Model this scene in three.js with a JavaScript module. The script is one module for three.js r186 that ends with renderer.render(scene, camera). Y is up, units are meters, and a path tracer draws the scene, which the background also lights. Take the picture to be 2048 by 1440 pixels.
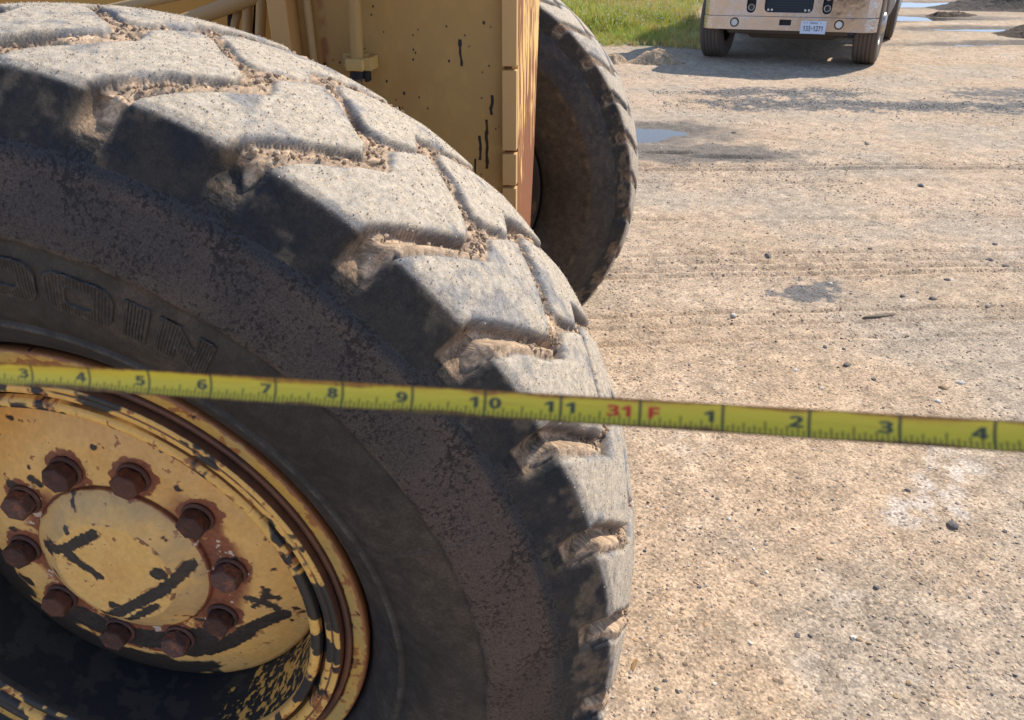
import * as THREE from 'three';
import { mergeGeometries } from 'three/addons/utils/BufferGeometryUtils.js';
import { RoundedBoxGeometry } from 'three/addons/geometries/RoundedBoxGeometry.js';

// ------------------------------------------------------------------ camera, sky, sun, exposure
const scene = new THREE.Scene();
const CAM_H = 1.5073, PITCH = 0.5054, ROLL = 0.0019, FPX = 1540;
const camera = new THREE.PerspectiveCamera(2 * Math.atan(720 / FPX) * 180 / Math.PI, 1024 / 720, 0.02, 1500);
camera.position.set(0, CAM_H, 0);
camera.rotation.order = 'YXZ';
camera.rotation.set(-PITCH, 0, ROLL);
camera.focus = 1.7;
camera.userData.fStop = 17;
camera.updateMatrixWorld(true);

const SUN = new THREE.Vector3(0.764, 0, -0.645).normalize().multiplyScalar(Math.cos(47 * Math.PI / 180)).setY(Math.sin(47 * Math.PI / 180));
{
  const W = 512, H = 256, d = new Float32Array(W * H * 4);
  for (let j = 0; j < H; j++) for (let i = 0; i < W; i++) {
    const el = ((j + 0.5) / H - 0.5) * Math.PI, az = ((i + 0.5) / W - 0.5) * 2 * Math.PI;
    const v = new THREE.Vector3(Math.cos(el) * Math.cos(az), Math.sin(el), Math.cos(el) * Math.sin(az));
    const y = Math.max(v.y, 0), h = Math.pow(1 - y, 2.7), g = Math.max(0, v.dot(SUN));
    const glow = Math.pow(g, 6) * 0.35 + Math.pow(g, 40) * 0.9;
    const k = (j * W + i) * 4;
    const s = 0.69;
    d[k] = s * (0.20 + 1.00 * h + glow * 1.0);
    d[k + 1] = s * (0.36 + 1.18 * h + glow * 0.95);
    d[k + 2] = s * (0.72 + 1.32 * h + glow * 0.85);
    d[k + 3] = 1;
  }
  const t = new THREE.DataTexture(d, W, H, THREE.RGBAFormat, THREE.FloatType);
  t.mapping = THREE.EquirectangularReflectionMapping; t.minFilter = t.magFilter = THREE.LinearFilter; t.needsUpdate = true;
  scene.background = t; scene.environment = t;
}
const sun = new THREE.DirectionalLight(new THREE.Color(1.0, 0.93, 0.82), 5.0);
sun.position.copy(SUN).multiplyScalar(60); sun.castShadow = true;
sun.shadow.mapSize.set(4096, 4096); sun.shadow.camera.left = -25; sun.shadow.camera.right = 25; sun.shadow.camera.top = 25; sun.shadow.camera.bottom = -25; sun.shadow.camera.far = 200;
scene.add(sun, sun.target);
const renderer = new THREE.WebGLRenderer({ antialias: true });
renderer.toneMapping = THREE.LinearToneMapping;
renderer.toneMappingExposure = 1.13;
renderer.shadowMap.enabled = true;
renderer.setSize(1024, 720);

// ------------------------------------------------------------------ small helpers
let seed = 12345;
const rnd = () => { seed = (seed * 1664525 + 1013904223) >>> 0; return seed / 4294967296; };
const rr = (a, b) => a + (b - a) * rnd();
const clamp = (x, a = 0, b = 1) => Math.min(b, Math.max(a, x));
const sst = (a, b, x) => { const t = clamp((x - a) / (b - a)); return t * t * (3 - 2 * t); };
const mix = (a, b, t) => a + (b - a) * t;
const RAD = Math.PI / 180;
function hash(i, j, k) { let h = Math.imul(i, 374761393) ^ Math.imul(j, 668265263) ^ Math.imul(k, 2147483647 - 1013); h = Math.imul(h ^ (h >>> 13), 1274126177); h ^= h >>> 16; return (h >>> 0) / 4294967295; }
function noise(x, y, z) {      // value noise, 0..1
  const i = Math.floor(x), j = Math.floor(y), k = Math.floor(z);
  let u = x - i, v = y - j, w = z - k; u = u * u * (3 - 2 * u); v = v * v * (3 - 2 * v); w = w * w * (3 - 2 * w);
  const a = mix(mix(hash(i, j, k), hash(i + 1, j, k), u), mix(hash(i, j + 1, k), hash(i + 1, j + 1, k), u), v);
  const b = mix(mix(hash(i, j, k + 1), hash(i + 1, j, k + 1), u), mix(hash(i, j + 1, k + 1), hash(i + 1, j + 1, k + 1), u), v);
  return mix(a, b, w);
}
function noise2(x, y, s = 0) { const i = Math.floor(x), j = Math.floor(y); let u = x - i, v = y - j; u = u * u * (3 - 2 * u); v = v * v * (3 - 2 * v);
  return mix(mix(hash(i, j, s), hash(i + 1, j, s), u), mix(hash(i, j + 1, s), hash(i + 1, j + 1, s), u), v); }
function fbm2(x, y, s = 0, o = 4) { let a = 0, w = 0.5, t = 0; for (let q = 0; q < o; q++) { a += w * noise2(x, y, s + q * 7); t += w; x *= 2.03; y *= 2.03; w *= 0.55; } return a / t; }
function fbm3(x, y, z, o = 3) { let a = 0, w = 0.5, t = 0; for (let q = 0; q < o; q++) { a += w * noise(x, y, z); t += w; x *= 2.07; y *= 2.07; z *= 2.07; w *= 0.55; } return a / t; }
function tile2(x, y, n, s) { const i = Math.floor(x), j = Math.floor(y); let u = x - i, v = y - j; u = u * u * (3 - 2 * u); v = v * v * (3 - 2 * v); const m = (q) => ((q % n) + n) % n;
  const i0 = m(i), i1 = m(i + 1), j0 = m(j), j1 = m(j + 1);
  return mix(mix(hash(i0, j0, s), hash(i1, j0, s), u), mix(hash(i0, j1, s), hash(i1, j1, s), u), v); }
function tfbm(u, v, n, s, o) { let a = 0, w = 0.5, t = 0; for (let q = 0; q < o; q++) { a += w * tile2(u * n, v * n, n, s + q); t += w; n *= 2; w *= 0.6; } return a / t; }
const used = {};
function numbered(n) { const k = used[n] = (used[n] ?? -1) + 1; return k ? n + '_' + String(k).padStart(3, '0') : n; }
function tag(o, label, category, group, kind) { if (label) o.userData.label = label; if (category) o.userData.category = category; if (group) o.userData.group = group; if (kind) o.userData.kind = kind; return o; }
function mesh(name, g, m, parent) { const o = new THREE.Mesh(g, m); o.name = parent ? name : numbered(name); o.castShadow = o.receiveShadow = true; (parent ?? scene).add(o); return o; }
function thing(name, label, category, x = 0, y = 0, z = 0, turn = 0, group) { const o = new THREE.Group(); o.name = numbered(name); o.position.set(x, y, z); o.rotation.y = turn; tag(o, label, category, group); scene.add(o); return o; }
function part(name, parent) { const o = new THREE.Group(); o.name = name; parent.add(o); return o; }
function bx(w, h, d, x = 0, y = 0, z = 0, r = 0) { const g = r ? new RoundedBoxGeometry(w, h, d, 2, r) : new THREE.BoxGeometry(w, h, d); g.translate(x, y, z); return g; }
function cyl(r0, r1, h, seg, x = 0, y = 0, z = 0, axis = 'y') { const g = new THREE.CylinderGeometry(r0, r1, h, seg); if (axis === 'x') g.rotateZ(-Math.PI / 2); if (axis === 'z') g.rotateX(Math.PI / 2); g.translate(x, y, z); return g; }
function tube(pts, r, seg = 24, rad = 10) { return new THREE.TubeGeometry(new THREE.CatmullRomCurve3(pts.map((p) => new THREE.Vector3(...p))), seg, r, rad, false); }
function merge(list) { return mergeGeometries(list.map((g) => { const q = g.index ? g.toNonIndexed() : g; for (const k of Object.keys(q.attributes)) if (!['position', 'normal', 'uv'].includes(k)) q.deleteAttribute(k); return q; })); }
function dataTex(W, H, fn, srgb = true) {
  const d = new Uint8Array(W * H * 4), c = [0, 0, 0];
  for (let j = 0; j < H; j++) for (let i = 0; i < W; i++) { fn((i + 0.5) / W, (j + 0.5) / H, c, i, j); const k = (j * W + i) * 4; d[k] = clamp(c[0], 0, 255); d[k + 1] = clamp(c[1], 0, 255); d[k + 2] = clamp(c[2], 0, 255); d[k + 3] = 255; }
  const t = new THREE.DataTexture(d, W, H, THREE.RGBAFormat); t.wrapS = t.wrapT = THREE.RepeatWrapping; t.magFilter = t.minFilter = THREE.LinearFilter; if (srgb) t.colorSpace = THREE.SRGBColorSpace; t.needsUpdate = true; return t;
}
function inverseMean(t) { const d = t.image.data, l = (x) => (x /= 255) <= 0.04045 ? x / 12.92 : Math.pow((x + 0.055) / 1.055, 2.4); let a = 0, n = 0; for (let i = 0; i < d.length; i += 4 * 17) { a += l(d[i + 1]); n++; } return n / a; }   // so that map x vertex colour averages to the colour asked for
function rep(t, u, v = u, channel = 0) { const c = t.clone(); c.repeat.set(u, v); c.channel = channel; c.needsUpdate = true; return c; }
const std = (o) => new THREE.MeshStandardMaterial(o);
const M = {};

// tileable grain of sand sticking to rubber: pale and dark grains over a mid tone
const grainSpots = []; for (let q = 0; q < 15000; q++) grainSpots.push([rnd(), rnd(), rr(0.0011, 0.0029), rnd()]);
function spotField(W, spots, depth) {
  const h = new Float32Array(W * W), c = new Float32Array(W * W);
  for (const [u, v, r, t] of spots) { const R = r * W, x0 = Math.floor(u * W - R), x1 = Math.ceil(u * W + R), y0 = Math.floor(v * W - R), y1 = Math.ceil(v * W + R);
    for (let y = y0; y <= y1; y++) for (let x = x0; x <= x1; x++) { const e = ((x - u * W) ** 2 + (y - v * W) ** 2) / (R * R); if (e < 1) { const k = ((y + W) % W) * W + ((x + W) % W), hh = Math.sqrt(1 - e) * (0.4 + 0.6 * r * 240); if (hh > h[k]) { h[k] = hh; c[k] = t * 0.999 + 0.001; } } } }
  return [h, c];
}
const [gh_, gc_] = spotField(1024, grainSpots);
const grainMap = dataTex(1024, 1024, (u, v, c, i, j) => { const k = j * 1024 + i, n = tfbm(u, v, 48, 3, 5); let b = 158 + (n - 0.5) * 80, r = b, g = b, l = b;
  if (gc_[k] > 0) { const t = gc_[k]; if (t < 0.10) { r = 84; g = 80; l = 80; } else if (t < 0.45) { r = 226; g = 212; l = 190; } else if (t < 0.75) { r = 208; g = 186; l = 154; } else { r = 172; g = 170; l = 174; } const m = 0.68; r = mix(b, r, m); g = mix(b, g, m); l = mix(b, l, m); }
  c[0] = r; c[1] = g; c[2] = l; });
const grainBump = dataTex(1024, 1024, (u, v, c, i, j) => { const k = j * 1024 + i; const x = 40 + 70 * tfbm(u, v, 32, 9, 4) + 130 * gh_[k]; c[0] = c[1] = c[2] = x; }, false);
// tileable crusty dust on rubber with dark bare specks
const speckMap = dataTex(1024, 1024, (u, v, c) => { const n = tfbm(u, v, 60, 21, 4), m = tfbm(u, v, 6, 33, 4), f = tfbm(u, v, 160, 41, 2); const th = 0.40 + (m - 0.5) * 0.55; const k = sst(th - 0.09, th + 0.06, n); const b = 150 + 120 * (f - 0.4); c[0] = mix(84, b, k); c[1] = mix(76, b, k); c[2] = mix(74, b, k); });
const speckBump = dataTex(512, 512, (u, v, c) => { const n = tfbm(u, v, 60, 21, 4); c[0] = c[1] = c[2] = 255 * n; }, false);
// crumbly mud
const mudMap = dataTex(512, 512, (u, v, c) => { const n = tfbm(u, v, 12, 51, 6), s = tfbm(u, v, 90, 57, 2); const b = 165 + (n - 0.5) * 150 + (s - 0.5) * 90; c[0] = b; c[1] = b * 0.985; c[2] = b * 0.96; });
const mudBump = dataTex(512, 512, (u, v, c) => { c[0] = c[1] = c[2] = 255 * tfbm(u, v, 16, 51, 6); }, false);

const K_LUG = inverseMean(grainMap), K_WALL = inverseMean(speckMap), K_MUD = inverseMean(mudMap);
console.log(K_LUG, K_WALL, K_MUD);
// ------------------------------------------------------------------ ground
const PUDDLES = [[0.55, -6.80, 0.98, 0.36, 0.05, -0.05], [8.1, -17.5, 1.6, 0.5, 0.05, 0.1], [7.0, -16.9, 0.7, 0.35, 0.05, 0], [8.3, -13.2, 1.7, 0.22, 0.04, -0.12], [9.0, -15.2, 1.5, 0.4, 0.04, 0.05], [10.5, -21, 2.5, 0.9, 0.05, 0], [1.62, -6.0, 0.34, 0.06, 0.035, 0.1], [1.25, -6.12, 0.22, 0.05, 0.035, 0.05]];
function puddle(x, z, q) { const dx = x - q[0], dz = z - q[1], c = Math.cos(q[5]), s = Math.sin(q[5]); const u = (dx * c + dz * s) / q[2], v = (-dx * s + dz * c) / q[3]; return Math.sqrt(u * u + v * v); }
function gh(x, z) {
  let h = 0.022 * (fbm2(x * 0.7, z * 0.7, 1, 3) - 0.5) + 0.014 * (fbm2(x * 4, z * 4, 2, 3) - 0.5);
  h += 0.007 * (fbm2(x * 22, z * 22, 4, 3) - 0.5);
  const far = sst(7, 12, -z) * sst(4.6, 6.5, x);        // churned mud on the right side of the yard
  h += far * 0.05 * (fbm2(x * 1.7, z * 2.6, 6, 4) - 0.5);
  // wheel tracks of a machine crossing the yard
  for (const [zz, w, dp, sl] of [[-5.72, 0.035, 0.017, -0.015], [-5.60, 0.03, 0.012, -0.015], [-3.92, 0.022, 0.011, -0.05], [-3.80, 0.022, 0.010, -0.05], [-3.70, 0.02, 0.010, -0.05], [-3.62, 0.018, 0.009, -0.05], [-3.2, 0.018, 0.010, -0.06], [-3.08, 0.018, 0.009, -0.06], [-2.93, 0.016, 0.009, -0.06], [-5.3, 0.04, 0.010, -0.02], [-4.5, 0.03, 0.008, -0.03]]) { const e = (z - zz - sl * (x - 1.5) - 0.02 * (noise2(x * 2, 3, 8) - 0.5)) / w; h += -dp * 1.5 * Math.exp(-e * e) + dp * 0.8 * Math.exp(-(e - 2) * (e - 2)); }
  for (const q of PUDDLES) { const e = puddle(x, z, q) + 0.5 * (fbm2(x * 3, z * 4, 11, 3) - 0.5); h -= q[4] * (1 - sst(0.45, 1.35, e)); }
  return h;
}
const grassEdge = (x, z) => { const e = -12.45 - 0.25 * Math.sin(x * 1.3) + 0.7 * (fbm2(x * 0.9, z * 0.9, 71, 3) - 0.5); return Math.min(e - z, (3.05 + (-z - 12.4) * 0.20 + 0.5 * (noise2(z * 0.8, 1, 72) - 0.5) - x) * 1.2); };   // > 0 in the meadow
const WATER_Y = -0.024;
{
  const axis = (pts) => { const out = [pts[0][0]]; for (let q = 0; q < pts.length - 1; q++) { const [a, s0] = pts[q], [b, s1] = pts[q + 1]; let x = a; while (x < b - 1e-6) { const t = (x - a) / (b - a); x += mix(s0, s1, t); out.push(Math.min(x, b)); } } return out; };
  const xs = axis([[-300, 40], [-40, 3], [-8, 0.4], [-1, 0.06], [0, 0.02], [0.4, 0.011], [2.2, 0.014], [5, 0.04], [10, 0.1], [16, 0.4], [60, 6], [300, 40]]);
  const zs = axis([[0, 0.011], [2.0, 0.008]]).map((v) => v).length ? axis([[-300, 30], [-60, 4], [-24, 0.35], [-14, 0.09], [-7, 0.03], [-6, 0.014], [-2.6, 0.013], [-0.9, 0.011], [0, 0.05], [3, 0.4], [40, 8], [150, 40]]) : [];
  const peb = []; for (let q = 0; q < 6500; q++) peb.push([rnd(), rnd(), 0.0008 + 0.0045 * Math.pow(rnd(), 3), rnd()]);
  const [ph, pc] = spotField(1536, peb);
  const S = 1536;
  const gm = dataTex(S, S, (u, v, o, i, j) => { const k = j * S + i, n = tfbm(u, v, 24, 61, 6), s = tfbm(u, v, 220, 67, 2); let b = 184 + (n - 0.5) * 70 + (s - 0.5) * 105; let r = b, g2 = b, l = b; const t = pc[k]; if (t > 0) { const a = 0.42; let q = [b, b, b]; if (t < 0.3) q = [105, 100, 98]; else if (t < 0.45) q = [70, 68, 70]; else if (t < 0.7) q = [240, 232, 220]; else q = [215, 196, 172]; r = mix(b, q[0], a); g2 = mix(b, q[1], a); l = mix(b, q[2], a); } o[0] = r; o[1] = g2; o[2] = l; });
  const gb = dataTex(S, S, (u, v, o, i, j) => { const k = j * S + i; o[0] = o[1] = o[2] = 30 + 95 * tfbm(u, v, 40, 61, 5) + 40 * tfbm(u, v, 300, 63, 1) + 110 * Math.min(1, ph[k]); }, false);
  const nx = xs.length, nz = zs.length, pos = new Float32Array(nx * nz * 3), col = new Float32Array(nx * nz * 3), uv = new Float32Array(nx * nz * 2), uv1 = new Float32Array(nx * nz * 2);
  const K_G = inverseMean(gm); const sand = [0.45, 0.330, 0.224], grey = [0.325, 0.272, 0.208], dark = [0.105, 0.10, 0.097], salt = [0.52, 0.46, 0.40], wet = [0.15, 0.125, 0.10], turf = [0.22, 0.21, 0.09], brown = [0.40, 0.275, 0.168];
  const c = [0, 0, 0], to = (t, k) => { for (let q = 0; q < 3; q++) c[q] += (t[q] - c[q]) * k; };
  for (let j = 0; j < nz; j++) for (let i = 0; i < nx; i++) {
    const x = xs[i], z = zs[j], k = j * nx + i, h = gh(x, z);
    pos.set([x, h, z], k * 3); uv.set([x / 1.3, z / 1.3], k * 2); uv1.set([x / 0.83 + 0.13 * z, z / 0.83 - 0.13 * x], k * 2);
    for (let q = 0; q < 3; q++) c[q] = sand[q];
    const n1 = fbm2(x * 1.1, z * 1.6, 31, 4), n2 = fbm2(x * 5, z * 6, 32, 4), n3 = fbm2(x * 24, z * 24, 33, 2);
    to(grey, 0.62 * sst(0.44, 0.66, n1 * 0.6 + n2 * 0.4 + 0.12 * sst(0.9, 2.2, x) * sst(4.5, 2.5, -z)));
    to(brown, 0.5 * sst(0.48, 0.70, fbm2(x * 0.9 + 9, z * 1.2, 35, 4)));
    // dark asphalt crumbs in two bands
    const b1 = Math.exp(-(((z + 8.75 + 0.06 * (x - 3)) / 0.34) ** 2)) * sst(1.6, 2.4, x) * sst(4.2, 3.2, x), b2 = Math.exp(-(((z + 8.05 - 0.05 * (x - 3)) / 0.34) ** 2)) * sst(1.5, 2.3, x) * (x < 12 ? 1 : 0), b3 = Math.exp(-(((x - 1.42) / 0.28) ** 2) - (((z + 3.42) / 0.16) ** 2)), b4 = Math.exp(-(((z + 8.6) / 0.5) ** 2)) * sst(4.2, 5.2, x) * 0.8;
    const bb = Math.max(b1, b2, b3 * 0.7, b4); to(dark, 0.9 * sst(0.28, 0.5, bb * 0.75 + (n2 - 0.5) * 0.9 + (n3 - 0.5) * 1.1) * sst(0.12, 0.4, bb));
    // salt bloom
    const sl = sst(0.66, 0.80, fbm2(x * 3.3 + 4, z * 3.3, 37, 4)) * sst(0.35, 0.65, n3) * (0.25 + 0.9 * sst(0.8, 1.3, x) * sst(2.6, 1.3, -z) + 0.8 * sst(7, 10, -z) * sst(4, 7, x)); to(salt, clamp(sl) * 0.85);
    // wet mud round the puddles
    let pw = 9; for (const q of PUDDLES) pw = Math.min(pw, puddle(x, z, q)); const wm = sst(1.9, 1.1, pw + 0.9 * (n2 - 0.5));
    const wm2 = Math.exp(-(((x - 1.45) / 0.75) ** 2) - (((z + 6.08) / 0.30) ** 2)); to(wet, 0.95 * Math.max(wm, sst(0.18, 0.5, wm2 + 0.7 * (n2 - 0.5))));
    const ge = grassEdge(x, z); if (ge > -0.6) to(turf, sst(-0.25, 0.35, ge + 0.5 * (n2 - 0.5)));
    if (-z > 18 && ge < 0) to([0.30, 0.22, 0.14], 0.4);
    for (let q = 0; q < 3; q++) col[k * 3 + q] = c[q] * (0.86 + 0.28 * n3) * K_G;
  }
  const idx = []; for (let j = 0; j < nz - 1; j++) for (let i = 0; i < nx - 1; i++) { const a = j * nx + i; idx.push(a, a + nx, a + 1, a + 1, a + nx, a + nx + 1); }
  const g = new THREE.BufferGeometry(); g.setAttribute('position', new THREE.BufferAttribute(pos, 3)); g.setAttribute('color', new THREE.BufferAttribute(col, 3)); g.setAttribute('uv', new THREE.BufferAttribute(uv, 2)); g.setAttribute('uv1', new THREE.BufferAttribute(uv1, 2)); g.setIndex(idx); g.computeVertexNormals();
  console.log('ground', nx, nz, idx.length / 3);
  gb.channel = 0;
  M.ground = std({ map: gm, bumpMap: gb, bumpScale: 0.0055, vertexColors: true, roughness: 0.95 });
  const o = mesh('ground', g, M.ground); o.userData.kind = 'structure';
  M.water = new THREE.MeshPhysicalMaterial({ color: new THREE.Color(0.11, 0.105, 0.10), roughness: 0.02, metalness: 0, ior: 1.33, specularIntensity: 1 });
  for (const q of PUDDLES) { const sh = new THREE.CircleGeometry(1, 48); sh.rotateX(-Math.PI / 2); sh.scale(q[2] * 1.25, 1, q[3] * 1.25); sh.rotateY(-q[5]); const w = mesh('puddle', sh, M.water); w.position.set(q[0], WATER_Y, q[1]); w.userData.kind = 'structure'; }
}
console.log('ground done');

// ------------------------------------------------------------------ the yellow machine: two lugged tyres on one axle and the chassis end between them
const PSI = 0.1453, CX = -0.546, CZ = -0.9254, TR = 0.7274, CY = 0.7124, TRACK = 1.9949;
const machine = thing('earthmoving_machine', 'yellow earthmoving machine on big lugged tyres with a rusty end plate between its wheels', 'machine', CX, 0, CZ, -PSI);

// --- tread pattern in (a = metres across, d = degrees round)
const NLUG = 32, STEP = 360 / NLUG, PH0 = 44.8, MPD = RAD * 0.715;
const polyN = [[0.070, -0.2], [0.049, 0.1], [-0.012, 4.8], [-0.034, 6.9], [-0.020, 7.9], [0.024, 9.6], [0.067, 8.5], [0.148, 13.6], [0.175, 14.9], [0.220, 15.2], [0.220, 7.9], [0.165, 6.9]];
const polyF = [[-0.070, 6.4], [-0.049, 6.1], [0.006, 1.6], [0.016, 0.6], [0.010, -0.6], [-0.026, -3.4], [-0.067, -2.3], [-0.148, -7.4], [-0.175, -8.7], [-0.220, -9.0], [-0.220, -1.7], [-0.165, -0.7]];
const toM = (p) => p.map(([a, d]) => [a, d * MPD]);
const PN = toM(polyN), PF = toM(polyF);
function sdPoly(p, x, y) {
  let d = 1e9, s = 1; const n = p.length;
  for (let i = 0, j = n - 1; i < n; j = i, i++) { const ex = p[j][0] - p[i][0], ey = p[j][1] - p[i][1], wx = x - p[i][0], wy = y - p[i][1]; const t = clamp((wx * ex + wy * ey) / (ex * ex + ey * ey)); const bx_ = wx - ex * t, by_ = wy - ey * t; d = Math.min(d, bx_ * bx_ + by_ * by_);
    const c1 = y >= p[i][1], c2 = y < p[j][1], c3 = ex * wy > ey * wx; if ((c1 && c2 && c3) || (!c1 && !c2 && !c3)) s = -s; }
  return s * Math.sqrt(d);
}
function lugAt(a, deg) {         // signed distance to the nearest lug and its number
  let best = 1, id = -1;
  const b = Math.floor((deg - PH0) / STEP);
  for (let q = -2; q <= 1; q++) { const n = b + q, dy = (deg - PH0 - n * STEP) * MPD; if (a > -0.06) { const s = sdPoly(PN, a, dy); if (s < best) { best = s; id = ((n % NLUG) + NLUG) % NLUG; } } if (a < 0.05) { for (const e of [1, 2].includes(q) ? [q, q + 1] : [q]) { const n2 = b + e, s = sdPoly(PF, a, (deg - PH0 - n2 * STEP) * MPD); if (s < best) { best = s; id = NLUG + ((n2 % NLUG) + NLUG) % NLUG; } } } }
  return [best, id];
}
// --- section of the tyre, from the crown to the bead
function section(stepCrown, stepWall, stepHidden) {
  const half = []; for (let a = 0; a <= 0.1701; a += 0.01) half.push([a, TR - 0.022 * Math.pow(a / 0.175, 2.3)]);
  half.push([0.1730, 0.7040], [0.1768, 0.7006], [0.1800, 0.6955], [0.1840, 0.6875], [0.189, 0.678], [0.196, 0.663], [0.2025, 0.650], [0.2060, 0.6425], [0.2085, 0.6360], [0.2135, 0.6240], [0.222, 0.602], [0.229, 0.582], [0.2325, 0.566], [0.2335, 0.560], [0.2322, 0.5565], [0.2290, 0.5535], [0.228, 0.535], [0.2235, 0.500], [0.2135, 0.466], [0.2035, 0.449], [0.1985, 0.4445], [0.2008, 0.4410], [0.2012, 0.4370], [0.1975, 0.4330], [0.190, 0.424], [0.178, 0.408], [0.166, 0.397], [0.152, 0.388], [0.12, 0.372]);
  const cr = new THREE.CatmullRomCurve3(half.map(([a, r]) => new THREE.Vector3(a, r, 0)), false, 'centripetal');
  const L = cr.getPoints(4000); const out = []; let acc = 0, need = 0;
  for (let i = 0; i < L.length; i++) { if (i) acc += L[i].distanceTo(L[i - 1]); if (acc >= need || i === L.length - 1) { out.push([L[i].x, L[i].y, acc]); need = acc + (L[i].y > 0.64 ? stepCrown : stepWall); } }
  // other half coarser on the wall
  const back = out.filter((p, i) => i > 0 && (p[1] > 0.64 || i % Math.max(1, Math.round(stepHidden / stepWall)) === 0 || i === out.length - 1)).map(([a, r, s]) => [-a, r, -s]).reverse();
  return [...back, ...out];
}
M.lug = std({ map: rep(grainMap, 1 / 0.24), bumpMap: rep(grainBump, 1 / 0.24), bumpScale: 0.0005, vertexColors: true, roughness: 0.88 });
M.mud = std({ map: rep(mudMap, 1 / 0.16), bumpMap: rep(mudBump, 1 / 0.16), bumpScale: 0.0028, vertexColors: true, roughness: 0.97 });
M.bead = std({ map: rep(mudMap, 1 / 0.22), bumpMap: rep(mudBump, 1 / 0.22), bumpScale: 0.0007, vertexColors: true, roughness: 0.6 });
M.wall = std({ map: rep(speckMap, 1 / 0.17), bumpMap: rep(speckBump, 1 / 0.17), bumpScale: 0.0006, vertexColors: true, roughness: 0.72 });

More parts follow.
